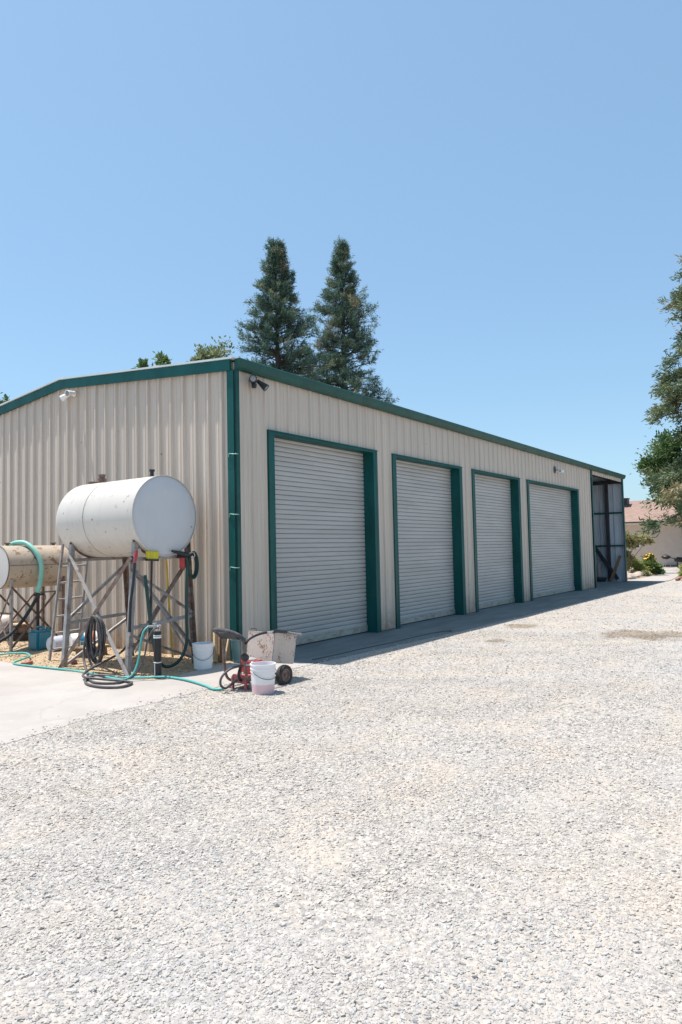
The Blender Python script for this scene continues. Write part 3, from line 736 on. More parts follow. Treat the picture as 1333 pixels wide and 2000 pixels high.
# broom hung upside down
t = thing('push_broom', (-1.32, .40, 1.6), 'yellow bristle broom hung upside down with a black handle under the tank', 'broom')
MB().box((-1.31, .40, 1.665), (.225, .055, .115), Matrix.Rotation(.05, 3, 'Y'), .84).build('bristles', 'yellow', t, bevel=.01)
MB().box((-1.315, .40, 1.595), (.20, .06, .028), Matrix.Rotation(.05, 3, 'Y')).build('broom_head', 'black', t)
MB().tube([(-1.32, .40, 1.59), (-1.345, .39, 1.1), (-1.385, .38, .75)], [.016, .013, .013], 8).tube([(-1.345, .39, 1.08), (-1.39, .38, .45)], .019, 8).build('handle', 'black', t, smooth=60)
tag(MB().tube([(-.27, 1.2, .0), (-.30, 1.24, .8), (-.33, 1.28, 1.66)], .018, 8).build('wooden_pole', 'yellow_pole', smooth=60), 'straight yellow pole standing against the wall behind the tank legs', 'pole')
# black hose hung in a hank on the brace, its end trailing over the pad
rr = random.Random(3); pts = []
for k in range(7):
    w = .12+rr.uniform(-.06, .05); b0 = rr.uniform(.02, .24); x0 = -1.72-.015*k+rr.uniform(-.01, .01)
    for j in range(10):
        a = 2*PI*j/10
        zc = (.80+b0)/2; zr = (.80-b0)/2
        pts.append((x0-.02*math.sin(a), 1.10+w*math.sin(a)+rr.uniform(-.02, .02), zc+zr*math.cos(a)))
end = [(-1.82, 1.12, .80), (-1.83, 1.25, .5), (-1.88, 1.22, .2), (-2.0, .95, .03), (-2.2, .62, .02), (-2.3, .30, .02), (-2.15, .05, .02), (-1.95, .22, .02), (-1.92, .48, .03), (-2.05, .70, .04), (-2.25, .62, .02), (-2.42, .32, .02), (-2.44, .0, .02), (-2.30, -.22, .02), (-2.07, -.12, .02), (-2.06, .10, .025), (-2.2, .40, .045), (-2.22, .72, .05), (-2.0, .92, .09), (-1.66, .95, .18), (-1.38, .98, .28), (-1.24, 1.0, .46), (-1.19, 1.0, .72), (-1.2, 1.05, .95)]
hose_thing('black_hose', pts+end, .017, 'grey_hose', 'dark grey hose hung in a hank on the tank brace and looped on the concrete', sub=4, n=7)
# standpipe with tap and two hoses
t = thing('standpipe', (-1.555, .0, 0), 'black upright water pipe with white bands standing at the edge of the concrete', 'standpipe')
MB().tube([(-1.555, 0, -.05), (-1.555, 0, .62)], .052, 16).build('pipe', 'black', t, smooth=40)
for z, h in ((.56, .012), (.53, .022), (.195, .012)): MB().lathe((-1.555, 0, z), [(.052, 0), (.0545, .002), (.0545, h), (.052, h+.002)], 16).build('band', 'white_pl', t)
for x in (-1.611, -1.503): MB().bar((x, -.01, 0), (x, -.01, .19), .008).build('stay_rod', 'white_pl', t)
m = MB(); m.tube([(-1.555, 0, .62), (-1.555, 0, .69)], .018, 8); m.tube([(-1.50, 0, .69), (-1.70, .02, .70)], .017, 8); m.box((-1.60, 0, .735), (.05, .02, .012)); m.tube([(-1.60, 0, .70), (-1.60, 0, .735)], .008, 6); m.tube([(-1.555, 0, .69), (-1.59, -.06, .675)], .013, 8)
m.build('tap', 'tin', t, smooth=50)
hose_thing('garden_hose', [(-1.69, .02, .70), (-1.76, .03, .64), (-1.80, .04, .5), (-1.83, .05, .28), (-1.90, .06, .11), (-1.98, .12, .03), (-2.0, .30, .02), (-1.94, .8, .02), (-1.90, 1.35, .02), (-1.93, 1.8, .02), (-2.0, 2.6, .018), (-1.97, 2.95, .018), (-1.80, 3.05, .035), (-1.56, 3.2, .05), (-1.42, 3.55, .055), (-1.50, 3.8, .05), (-1.75, 4.1, .03), (-1.85, 4.6, .02), (-1.95, 5.4, .02), (-2.05, 6.4, .02)], .015, 'teal_hose', 'teal garden hose hanging from the standpipe tap and running left along the concrete edge')
hose_thing('garden_hose', [(-1.93, .42, .024), (-1.85, .20, .024), (-1.72, -.03, .024), (-1.63, -.10, .022), (-1.555, -.22, .02), (-1.56, -.50, .02), (-1.62, -.80, .02), (-1.71, -1.10, .02), (-1.79, -1.32, .015), (-1.76, -1.44, .02), (-1.66, -1.47, .04), (-1.52, -1.49, .12), (-1.40, -1.52, .205)], .016, 'teal_hose', 'teal garden hose lying across the concrete to the red pressure washer')
hose_thing('water_hose', [(-1.58, -.06, .675), (-1.66, -.05, .66), (-1.735, -.02, .52), (-1.78, 0, .3), (-1.87, .03, .12), (-1.93, .10, .035), (-1.95, .3, .02), (-1.93, .5, .02)], .012, 'grey_hose', 'thin grey hose dropping from the standpipe tap beside the teal one')
hose_thing('yard_hose', [(.6, -1.0, .008), (1.35, -1.03, .008), (2.0, -1.04, .008), (2.8, -1.08, .008), (3.6, -1.07, .008), (4.3, -1.10, .008), (4.72, -1.18, .008), (4.80, -1.27, .008), (4.62, -1.30, .008)], .009, 'yard_hose', 'thin grey hose lying along the shaded concrete before the roller doors')

# ------------------------------------------------------------------ second, rusty tank
t2 = thing('rusty_tank', (-.75, 4.5, 0), 'smaller stained cream tank on thin crossed legs at the left edge', 'tank')
r2, z2, y2, xa, xb = .385, 1.50, 4.50, -1.42, -.10
MB().lathe((xa, y2, z2), [(r2-.006, .0), (r2, .008), (r2, xb-xa-.12)]+[(r2*math.cos(a)**.7, xb-xa-.12+.12*math.sin(a)) for a in np.linspace(.2, 1.5, 6)]+[(0, xb-xa)], 56, (1, 0, 0)).build('tank_shell', 'tank_rusty', t2, smooth=30)
MB().lathe((xa, y2, z2), [(0, -.012), (r2*.7, -.008), (r2-.006, 0)], 56, (1, 0, 0)).build('end_cap', 'tank_white', t2, smooth=30)
MB().lathe((xa, y2, z2), [(r2-.004, -.006), (r2+.004, -.004), (r2+.005, .010), (r2, .012)], 56, (1, 0, 0)).build('rim', 'rust', t2, smooth=30)
m = MB(); m.bar((xa+.02, y2-r2-.001, z2+.03), (xb-.15, y2-r2-.001, z2+.03), .006, .010); m.build('weld_seam', 'rust', t2)
for bx in (-1.40, -.32): MB().lathe((bx if bx > -1 else -1.22, y2+.05, z2+r2-.03), [(.03, 0), (.03, .06), (.055, .062), (.055, .085), (0, .09)], 12).build('filler_cap', 'rust', t2, smooth=40)
FY, BY = 4.16, 4.84
for x in (-1.36, -.36):
    for y in (FY, BY): MB().angle((x, y, -.02), (x, y, z2-.2), .042, .007, u=(1, 0, 0)).build('leg', 'steel' if x < -1 else 'rust', t2)
def br2(a, b): MB().angle(a, b, .03, .005).build('brace', 'rust', t2)
br2((-1.34, FY, 1.16), (-.38, FY, .12)); br2((-.38, FY, 1.16), (-1.34, FY, .10))
br2((-1.34, BY, 1.16), (-.38, BY, .12)); br2((-.38, BY, 1.16), (-1.34, BY, .12))
br2((-1.37, FY, 1.1), (-1.37, BY, .15)); br2((-1.37, BY, 1.1), (-1.37, FY, .15))
br2((-1.37, FY, .70), (-1.37, BY, .70))
MB().bar((-.40, FY-.02, 1.03), (-.92, FY-.02, 1.03), .025).bar((-.38, FY, 1.20), (-.45, FY-.01, 1.02), .05, .02).build('bracket', 'rust', t2)
m = MB(); m.tube([(-.92, 4.06, 1.05), (-.92, 4.06, .93)], .04, 10); m.tube([(-.99, 4.06, .99), (-.80, 4.04, 1.0)], .02, 8)
m.tube([(-.80, 4.04, 1.0), (-.78, 4.03, .93), (-.82, 4.02, .88), (-.86, 4.03, .93)], .007, 6); m.build('valve', 'dark_steel', t2, smooth=50)
MB().tube([(-.915, 4.06, .94), (-.80, 4.26, -.02)], .028, 10).build('drain_pipe', 'black', t2, smooth=50)
hose_thing('drain_hose', [(-.94, 4.06, .93), (-1.17, 4.05, .60), (-1.42, 4.05, .35), (-1.62, 4.05, .24), (-1.9, 4.1, .05), (-2.1, 4.3, .03)], .03, 'rubber', 'straight black pipe sloping down left from the valve under the rusty tank', 'pipe', n=10)
hose_thing('suction_hose', [(-1.16, 4.72, 1.86), (-1.06, 4.54, 1.935), (-.97, 4.36, 1.92), (-.90, 4.17, 1.77), (-.86, 4.07, 1.58), (-.855, 4.05, 1.42), (-.87, 4.05, 1.25), (-.90, 4.055, 1.12), (-.92, 4.06, 1.03)], .042, 'suction', 'fat mint green suction hose draped over the rusty tank', sub=7, n=14)

# ladder, jug and the things on the dirt
t = thing('ladder', (-1.25, 2.6, 0), 'narrow steel ladder leaning behind the white tank', 'ladder')
La, Lb, Ra, Rb = Vector((-1.45, 2.80, -.0)), Vector((-1.37, 2.55, 1.88)), Vector((-1.07, 2.62, -.0)), Vector((-.93, 2.55, 1.60))
for a, b in ((La, Lb), (Ra, Rb)): MB().bar(a, b, .035, .03, up=(0, 1, 0)).build('rail', 'steel', t)
for z in (.17, .43, .70, .97, 1.24, 1.50):
    MB().tube([La.lerp(Lb, z/1.88)-Vector((.02, 0, 0)), Ra.lerp(Rb, z/1.60)+Vector((.02, 0, .03))], .016, 8).build('rung', 'steel', t, smooth=50)
t = thing('plastic_jug', (-.90, 4.0, dz(-.9, 4.0)), 'square blue plastic jug under the rusty tank', 'jug')
MB().box((-.90, 4.0, .195), (.31, .33, .36)).build('jug_body', 'blue_jug', t, bevel=.04)
m = MB(); m.tube(spline([(-.90, 3.90, .37), (-.90, 3.91, .415), (-.90, 4.0, .42), (-.90, 4.09, .415), (-.90, 4.1, .37)], 4), .022, 8); m.build('jug_handle', 'blue_jug', t, smooth=50)
MB().lathe((-.81, 3.90, .375), [(.035, 0), (.035, .045), (0, .048)], 12).build('jug_cap', 'blue_jug', t, smooth=40)
t = thing('lying_pail', (-.80, 3.45, .16), 'white pail with blue and orange print lying on its side behind the ladder', 'pail')
ax = Vector((.93, -.36, .02)).normalized(); pc = Vector((-.78, 3.25, .185))
MB().lathe(pc, [(0, 0), (.135, .0), (.138, .01), (.147, .40), (.152, .40), (.152, .42), (.14, .42)], 28, ax).build('pail_body', 'white_pl', t, smooth=40)
def band_on(pc, ax, h0, h1, a0, a1, r, mat, nm, par):
    u, v = perp(ax); m = MB(); n = 32; vs = []
    for h in (h0, h1):
        for k in range(n+1):
            a = a0+(a1-a0)*k/n; vs.append(pc+ax*h+(u*math.cos(a)+v*math.sin(a))*r)
    m.add(vs, [(k, k+1, n+1+k+1, n+1+k) for k in range(n)]); return m.build(nm, mat, par, smooth=60)
M['print_blue'] = basic('blue_print', (.03, .25, .45), .4); M['print_orange'] = basic('orange_print', (.62, .20, .10), .4)
band_on(pc, ax, .13, .20, 0, 6.2, .1440, 'print_blue', 'printed_label', t); band_on(pc, ax, .30, .37, 0, 6.2, .1485, 'print_orange', 'printed_label', t)
t = thing('lying_tub', (-1.05, 3.62, .15), 'cloudy plastic tub lying on its side next to the blue jug', 'tub')
MB().lathe((-1.02, 3.47, .155), [(0, 0), (.125, .0), (.13, .012), (.135, .20), (.14, .20), (.14, .22), (.0, .222)], 24, Vector((.9, .1, 0))).build('tub_body', 'clear_pl', t, smooth=40)
t = thing('wooden_crate', (-.88, 2.5, 0), 'small brown wooden crate with a plank lid on the dirt', 'crate')
m = MB()
for k in range(2): m.b2((-1.07, 2.36, .02+.07*k), (-.70, 2.375, .085+.07*k)); m.b2((-1.07, 2.62, .02+.07*k), (-.70, 2.635, .085+.07*k))
m.b2((-1.09, 2.36, .02), (-1.07, 2.635, .155)); m.b2((-.70, 2.36, .02), (-.68, 2.635, .155)); m.build('crate_sides', 'old_wood', t)
MB().box((-.88, 2.50, .172), (.46, .33, .022), Matrix.Rotation(.08, 3, 'Z')).build('crate_lid', 'wood', t)
for (x, y, rz), lb in zip(((-1.86, 2.75, .5), (-1.42, 2.18, 1.1)), ('red brick lying beside the teal hose at the pad edge', 'red brick lying in the dirt by the rear tank leg')):
    tag(MB().box((x, y, dz(x, y)+.03), (.19, .09, .06), Matrix.Rotation(rz, 3, 'Z')).build('brick', 'brick', bevel=.006), lb, 'brick', 'bricks on the dirt')
t = thing('old_pump', (-.42, 5.8, 0), 'weathered white pump housing with a pale board on a black base at the left edge', 'pump')
MB().lathe((-.45, 6.0, .17), [(0, .36), (.10, .35), (.19, .29), (.23, .18), (.22, .02), (.19, 0)], 20).build('housing', 'rusty_white', t, smooth=50)
MB().b2((-.55, 5.45, .33), (-.25, 5.75, .36)).build('board', 'wood', t); MB().b2((-.50, 5.50, .16), (-.28, 5.72, .33)).build('gearbox', 'rust', t, bevel=.02)
MB().b2((-.68, 5.45, 0), (-.15, 6.3, .17)).build('base', 'black', t, bevel=.015)

# pails
def pail(name, loc, label, mat, rz=0, handle_z=-.10):
    t = thing(name, loc, label, 'pail'); c = Vector(loc)
    MB().lathe(c, [(0, .0), (.125, .0), (.131, .006), (.146, .27), (.150, .272), (.150, .284), (.147, .286), (.148, .305), (.153, .307), (.153, .320), (.149, .322), (.150, .350), (.156, .352), (.156, .368), (.145, .368), (.130, .05), (0, .04)], 36).build('pail_body', mat, t, smooth=35)
    u = Vector((math.cos(rz), math.sin(rz), 0)); w = Vector((-math.sin(rz), math.cos(rz), 0)); pts = []
    for k in range(13):
        a = PI*k/12; pts.append(c+Vector((0, 0, .29))+u*(-.158*math.cos(a))+w*(-(.03+.13*math.sin(a)))+Vector((0, 0, handle_z*math.sin(a)*1.15)))
    MB().tube(pts, .0035, 6).build('wire_handle', 'dark_steel', t, smooth=60)
    return t
pail('water_pail', (-.76, -.04, 0), 'white pail standing empty at the wall end of the concrete', 'white_pl', R(-42), -.13)
pail('water_pail', (-1.60, -1.98, -.018), 'white pail half full of pink liquid on the gravel', 'pail_pink', R(-15), -.08)

# lumber and bin at the building corner
tag(MB().bar((-.30, .17, 0), (-.075, .40, .47), .10, .035, up=(0, 1, .0)).build('timber_plank', 'wood'), 'pale wide plank leaning on the gable wall behind the white pail', 'plank', 'planks leaning at the building corner')
tag(MB().bar((-.22, .15, 0), (-.07, .30, .44), .085, .035, up=(0, 1, 0)).build('timber_plank', 'old_wood'), 'darker brown plank leaning next to the pale one at the gable wall', 'plank', 'planks leaning at the building corner')
tag(MB().tube([(-.33, -.035, 0), (-.06, .12, .42)], .017, 8).build('wooden_stick', 'wood', smooth=60), 'thin pale stick leaning on the corner of the building', 'stick')
t = thing('waste_bin', (-.16, -.10, 0), 'cloudy green tapered plastic bin against the corner trim', 'bin')
MB().lathe((-.11, -.13, 0), [(0, .005), (.085, 0), (.09, .01), (.125, .34), (.132, .342), (.132, .356), (.120, .356), (.085, .02), (0, .015)], 22).build('bin_body', 'grey_bin', t, smooth=40)

# ------------------------------------------------------------------ pressure washer cart
pw = thing('pressure_washer', (-1.3, -1.6, 0), 'pressure washer cart with rusty white box and red pump on the gravel edge', 'pressure washer')
G = -.018
TI = Matrix.Rotation(R(10), 3, 'Y')
bc = Vector((-.905, -1.50, .415))
MB().box(bc, (.45, .47, .375), TI, .97).build('box', 'rusty_white', pw, bevel=.008)
MB().box(bc+TI @ Vector((0, 0, .188)), (.45, .48, .014), TI).build('box_lid', 'rusty_white', pw, bevel=.004)
for p in ((-.12, .235), (.14, -.235)):
    q = bc+TI @ Vector((p[0], p[1], .19)); a = TI @ Vector((1, 0, 0)); up = TI @ Vector((0, 0, 1))
    MB().tube([q-a*.05, q-a*.05+up*.04, q+a*.05+up*.04, q+a*.05], .005, 6).build('lid_handle', 'dark_steel', pw)
def wheel(c, r, w):
    c = Vector(c); ax = Vector((.0, 1, 0))
    t = MB().lathe(c, [(r*.62, -w*.40), (r*.80, -w*.5), (r*.95, -w*.42), (r, -w*.2), (r, w*.2), (r*.95, w*.42), (r*.80, w*.5), (r*.62, w*.40), (r*.60, 0), (r*.62, -w*.40)], 28, ax).build('wheel', 'rubber', pw, smooth=35)
    MB().lathe(c, [(0, -w*.42), (r*.16, -w*.42), (r*.17, -w*.22), (r*.45, -w*.18), (r*.52, -w*.36), (r*.62, -w*.38), (r*.62, w*.35), (0, w*.3)], 24, ax).build('rim', 'rust', t, smooth=35)
wheel((-1.05, -1.84, G+.128), .13, .085); wheel((-.98, -1.18, .13), .13, .085)
MB().tube([(-1.05, -1.80, G+.128), (-.98, -1.2, .13)], .014, 8).build('axle', 'dark_steel', pw)
m = MB()
for y in (-1.70, -1.34):
    m.tube(spline([(-1.16, y, .20), (-1.28, y, .08), (-1.40, y, .06), (-1.52, y+.01, .09), (-1.58, y+.01, .18), (-1.595, y+.02, .35), (-1.61, y+.02, .62)], 6), .018, 8)
m.tube([(-1.16, -1.70, .20), (-1.16, -1.34, .20)], .018, 8); m.build('frame', 'rust', pw, smooth=60)
m = MB(); m.tube(spline([(-1.605, -1.68, .60), (-1.63, -1.66, .645), (-1.68, -1.60, .69), (-1.735, -1.50, .725), (-1.755, -1.40, .735), (-1.74, -1.31, .725), (-1.68, -1.29, .69), (-1.63, -1.30, .645), (-1.61, -1.32, .61)], 6), .027, 10); m.build('push_handle', 'foam', pw, smooth=60)
MB().box((-1.665, -1.47, .655), (.13, .26, .012), Matrix.Rotation(R(38), 3, 'Y')).build('handle_tray', 'dark_steel', pw)
MB().tube([(-1.57, -1.58, .60), (-1.55, -1.57, .10)], .008, 6).build('control_rod', 'rust', pw)
MB().box((-1.42, -1.55, .115), (.30, .26, .10)).build('pump_base', 'faded_red', pw, bevel=.012)
m = MB(); m.box((-1.36, -1.56, .245), (.19, .22, .15)); 
for k in range(5): m.box((-1.36, -1.68, .19+.026*k), (.16, .035, .012))
m.build('engine', 'red', pw, bevel=.006)
MB().lathe((-1.36, -1.56, .32), [(.07, 0), (.07, .02), (.03, .035), (0, .036)], 14).build('recoil_cover', 'tin', pw, smooth=40)
m = MB()
for p in ((-1.56, -1.66), (-1.56, -1.44)): m.bar((p[0], p[1], .14), (p[0]-.03, p[1]-.02, G), .03)
m.build('foot', 'faded_red', pw)
MB().lathe((-1.46, -1.74, .05), [(0, -.09), (.05, -.085), (.062, -.04), (.062, .05), (.045, .08), (0, .085)], 16, (.9, -.25, 0)).build('pump_head', 'steel', pw, smooth=40)
MB().lathe((-1.615, -1.70, .40), [(0, -.03), (.045, -.028), (.05, 0), (.045, .028), (0, .03)], 16, (-.3, -1, 0)).build('gauge', 'black', pw, smooth=40)
MB().tube(spline([(-1.60, -1.70, .31), (-1.54, -1.72, .30), (-1.48, -1.70, .33), (-1.46, -1.66, .30)], 5), .012, 6).build('fitting', 'tin', pw, smooth=50)
MB().tube(spline([(-1.48, -1.66, .28), (-1.60, -1.62, .29), (-1.75, -1.58, .27), (-1.86, -1.55, .19), (-1.87, -1.54, .10), (-1.80, -1.54, .045), (-1.72, -1.53, .06), (-1.60, -1.55, .11)], 6), .015, 8).build('supply_hose', 'grey_hose', pw, smooth=60)
MB().tube(spline([(-1.56, -1.58, .28), (-1.62, -1.60, .20), (-1.60, -1.60, .12), (-1.52, -1.58, .10)], 6), .018, 8).build('drain_hose', 'rubber', pw, smooth=60)
sw = thing('spray_wand', (-1.1, -1.7, .62), 'long spray wand with black grip lying on top of the rusty white box', 'spray wand')
MB().tube(spline([(-1.60, -1.70, .56), (-1.55, -1.71, .61), (-1.45, -1.72, .645), (-1.33, -1.72, .66), (-1.24, -1.72, .662)], 6), .016, 8).build('hose_end', 'rubber', sw, smooth=60)
MB().tube([(-1.24, -1.72, .662), (-1.12, -1.72, .662), (-1.10, -1.72, .661)], .011, 8).build('lance_tube', 'tin', sw, smooth=60)
MB().tube([(-1.11, -1.72, .660), (-1.02, -1.725, .655), (-.86, -1.73, .628)], [.024, .024, .018], 8).build('grip', 'black', sw, smooth=60)
MB().tube([(-.86, -1.73, .628), (-.62, -1.75, .575)], .010, 8).tube([(-.62, -1.75, .575), (-.585, -1.752, .568)], .016, 8).build('nozzle_tube', 'steel', sw, smooth=60)

# ------------------------------------------------------------------ trees and plants
def trunk_tube(m, a, b, r0, r1, n=8, seg=8, wob=.08, seed=0):
    rs = random.Random(seed); a, b = Vector(a), Vector(b)
    pts = [a.lerp(b, i/seg)+Vector((rs.uniform(-wob, wob), rs.uniform(-wob, wob), 0))*(0 if i in (0, seg) else 1) for i in range(seg+1)]
    m.tube(pts, [r0+(r1-r0)*i/seg for i in range(seg+1)], n)

def conifer(name, base, H, Rb, label, seed, z0=.06, nb=190, per=90, leafL=.34, leafW=.075, mat='redwood_leaf', pw_=.85, up=.25, droop=.25, group=None, brown=.18, lean=(0, 0), cone=None, azim=None, ncl_m=7, spray=.5, tipup=.35, fpow=.9):
    rs = np.random.default_rng(seed); t = thing(name, base, label, 'tree', group)
    bx, by, bz = base; m = MB(); top = Vector((bx+lean[0], by+lean[1], bz+H))
    trunk_tube(m, base, top, H*.014+.08, .02, 8, 10, .05, seed)
    C, D, Tn, LL = [], [], [], []
    for i in range(nb):
        f = (i+rs.random())/nb; f = f**fpow; h = z0*H+(1-z0)*H*f*.985
        az = rs.uniform(0, 2*PI) if azim is None else rs.uniform(*azim)
        env = Rb*((1-f)**pw_)+.25 if cone is None else cone(f)
        env *= 1+.16*math.sin(f*23+seed*1.7+1.3*math.sin(az+seed))+.12*math.cos(az*2+seed)
        ln = env*np.clip(rs.normal(.86, .2), .35, 1.25)
        c = Vector((bx+lean[0]*h/H, by+lean[1]*h/H, bz+h)); d = Vector((math.cos(az), math.sin(az), 0))
        ang = up+rs.normal(0, .12); pts = []
        for k in range(5):
            s = k/4; pts.append(c+d*ln*s+Vector((0, 0, ln*(math.tan(ang)*s-droop*s*s*1.4+.10*s**3))))
        m.tube(pts, [.02+.012*ln*(1-k/4) for k in range(5)], 4, False)
        P = np.array(pts); ncl = max(3, int(ncl_m*(.3+ln/2.2))); side = np.array([-math.sin(az), math.cos(az), 0]); out_ = np.array([d.x, d.y, 0])
        s_ = rs.uniform(.10, 1.0, ncl)**.7*3.999; k = s_.astype(int); fr = (s_-k)[:, None]
        cc = P[k]*(1-fr)+P[k+1]*fr+side*rs.normal(0, 1, (ncl, 1))*(.05+.20*ln*(1-s_[:, None]/4.6))+np.array([0, 0, 1])*rs.normal(.02, .12, (ncl, 1))
        cd = out_*rs.uniform(.4, 1.1, (ncl, 1))+side*rs.normal(0, .6, (ncl, 1))+np.array([0, 0, 1])*rs.normal(tipup, .3, (ncl, 1))
        cd /= np.linalg.norm(cd, axis=1, keepdims=True)
        nper = max(4, int(per/ncl*(.4+.6*ln/max(Rb, .1)))); n = ncl*nper
        u_ = rs.uniform(0, 1, (n, 1)); cdr = np.repeat(cd, nper, 0)
        sp_ = spray*(1-.25*f); q = np.repeat(cc, nper, 0)+cdr*u_*sp_+rs.normal(0, 1, (n, 3))*sp_*.16
        dd = cdr*.9+rs.normal(0, .55, (n, 3))
        tone = np.clip(rs.normal(.38, .12)+(rs.random() < brown)*rs.uniform(.2, .42), 0, .97)
        C.append(q); D.append(dd); Tn.append(np.clip(rs.normal(tone, .13, n), 0, 1)); LL.append(leafL*rs.uniform(.6, 1.35, n)*(.65+.35*(1-f)))
    C = np.concatenate(C); D = np.concatenate(D); Tn = np.concatenate(Tn); LL = np.concatenate(LL)
    v, q = leaf_quads(C, D, LL, LL*leafW/leafL*rs.uniform(.7, 1.4, len(LL)), rs)
    np_mesh('crown', v-np.array(base), q, mat, t, Tn)
    m.build('trunk', 'bark', t, smooth=60)
    return t

def cone_pair(f): return float(np.interp(f, [0, .3, .55, .66, .78, .88, .95, 1], [3.3, 3.1, 2.7, 2.25, 1.55, .85, .38, .1]))
def cone_pair2(f): return float(np.interp(f, [0, .3, .55, .64, .72, .80, .88, .95, 1], [3.5, 3.4, 2.85, 2.5, 2.1, 1.6, .95, .4, .1]))
conifer('redwood_tree', (26.5, 22, 0), 22.5, 4.0, 'tall redwood behind the roof nearest the building corner', 21, group='pair of redwoods behind the roof', nb=350, per=430, leafL=.30, leafW=.045, spray=.62, ncl_m=5, tipup=.6, cone=cone_pair, brown=.12, up=.30, droop=.22, fpow=.62)
conifer('redwood_tree', (34.2, 22, 0), 25.2, 4.6, 'tall redwood behind the roof, further from the building corner', 35, group='pair of redwoods behind the roof', nb=380, per=430, leafL=.32, leafW=.045, spray=.66, ncl_m=5, tipup=.6, cone=cone_pair2, brown=.14, up=.30, droop=.22, fpow=.62)

def blob_tree(name, base, blobs, label, mat, seed, n_per=700, leaf=.16, trunk_r=.12, cat='tree', group=None, tone=.45, spiky=.0, stems=None, up=0.2):
    """crown made of leaf clusters on limbs; blobs = [(x, y, z, r, flatten)] in world space"""
    rs = np.random.default_rng(seed); t = thing(name, base, label, cat, group); m = MB(); b = Vector(base)
    cz = min(z for _, _, z, _, _ in blobs); fork = b+Vector((0, 0, max(.05, (cz-b.z)*.6)))
    if trunk_r: trunk_tube(m, b, fork, trunk_r, trunk_r*.75, 8, 5, trunk_r*.2, seed)
    C, D, T_, LL = [], [], [], []
    for (x, y, z, r, fl) in blobs:
        c = np.array((x, y, z)); lr = max(trunk_r, .02)
        mid = fork.lerp(Vector(c), .5)+Vector((rs.normal(0, .08*r), rs.normal(0, .08*r), .1*r))
        m.tube(spline([fork, mid, Vector(c)], 3), [lr*.6+(lr*.2-lr*.6)*k/6 for k in range(7)], 5, False)
        nc = max(6, int(16*min(2.2, r)**1.2))
        u = rs.normal(size=(nc, 3)); u /= np.linalg.norm(u, axis=1, keepdims=True); rad = r*rs.uniform(.35, 1.05, nc)[:, None]
        cc = c+u*rad*np.array([1, 1, fl])
        for k in range(nc):
            m.tube([Vector(c), Vector(c).lerp(Vector(cc[k]), .9)], [lr*.22, lr*.06+.003], 4, False)
            n = int(n_per/nc*rs.uniform(.6, 1.4)); sg = r*.26*rs.uniform(.6, 1.3)
            q = cc[k]+rs.normal(size=(n, 3))*sg*np.array([1, 1, .75]); dd = (q-c)/max(r, .1)*.8+rs.normal(size=(n, 3))*.7+np.array([0, 0, up])
            tn = np.clip(rs.normal(tone, .13), .05, .95)
            C.append(q); D.append(dd); T_.append(np.clip(rs.normal(tn, .15, n), 0, 1)); LL.append(leaf*rs.uniform(.6, 1.4, n))
    C = np.concatenate(C); D = np.concatenate(D); T_ = np.concatenate(T_); LL = np.concatenate(LL)
    v, q = leaf_quads(C, D, LL, LL*(.5-.25*spiky), rs); np_mesh('foliage' if cat != 'tree' else 'crown', v-np.array(base), q, mat, t, T_)
    m.build('stem' if cat != 'tree' else 'trunk', 'bark', t, smooth=60)
    return t
# tips showing over the roof
blob_tree('leafy_tree', (10.0, 14, 0), [(10.25, 14, 8.75, .55, 1.2), (10.55, 14.1, 9.2, .32, 1.2), (10.15, 13.9, 9.35, .22, 1.2), (9.15, 14, 8.85, .20, 1.7), (9.6, 14, 7.6, .9, 1), (10.8, 14, 7.4, 1.0, 1)], 'dark green leafy tree with sprigs poking over the left roof slope', 'oak_near', 5, 330, .17, .07, tone=.7)
blob_tree('leafy_tree', (13.3, 14, 0), [(13.0, 14, 10.0, .75, 1.0), (13.6, 14, 9.6, .8, .9), (12.4, 14, 9.75, .5, .9), (14.5, 14, 9.4, .7, .9), (13.2, 14, 8.6, 1.2, 1)], 'pale green leafy tree over the roof beside the redwoods', 'pale_leaf', 6, 1100, .16, .16, tone=.55)
blob_tree('leafy_tree', (3.2, 14, 0), [(3.1, 14, 6.1, .9, .8), (2.2, 14, 5.8, 1.0, .8), (3.7, 14, 6.25, .45, .9)], 'leafy tree top showing over the roof at the left edge', 'oak_leaf', 8, 800, .2, .14)
# right side: big redwood whose trunk stands outside the frame, and a broadleaf tree behind it
def cone_big(f): return max(.5, float(np.interp(f, [0, .11, .135, .165, .24, .43, .50, .56, .64, .71, .85, 1.0], [3.8, 3.8, 2.8, 2.8, 3.4, 3.2, 3.2, 3.1, 2.4, 1.5, .8, .2])))
conifer('redwood_tree', (36.5, -3.2, 0), 24.5, 6.8, 'huge drooping redwood at the right edge beside the house', 77, z0=.11, nb=340, per=640, leafL=.33, leafW=.075, mat='redwood_near', up=.10, droop=.26, brown=.30, cone=cone_big, ncl_m=6, spray=.8, tipup=-.15)
blob_tree('leafy_tree', (41.5, .2, 0), [(41, 1.65, 6.6, .9, .9), (41, .7, 7.4, 1.2, 1), (41.3, 1.8, 5.5, .65, .7), (41, .0, 6.2, 1.5, 1), (41.5, -.8, 7.8, 1.6, 1), (41, .8, 5.3, .8, .8), (41.6, 1.1, 8.0, .8, .8), (41.5, -1.5, 6, 1.6, 1)], 'broadleaf tree with rounded green clumps behind the big redwood, left of its crown', 'oak_near', 15, 2600, .20, .24, tone=.52)
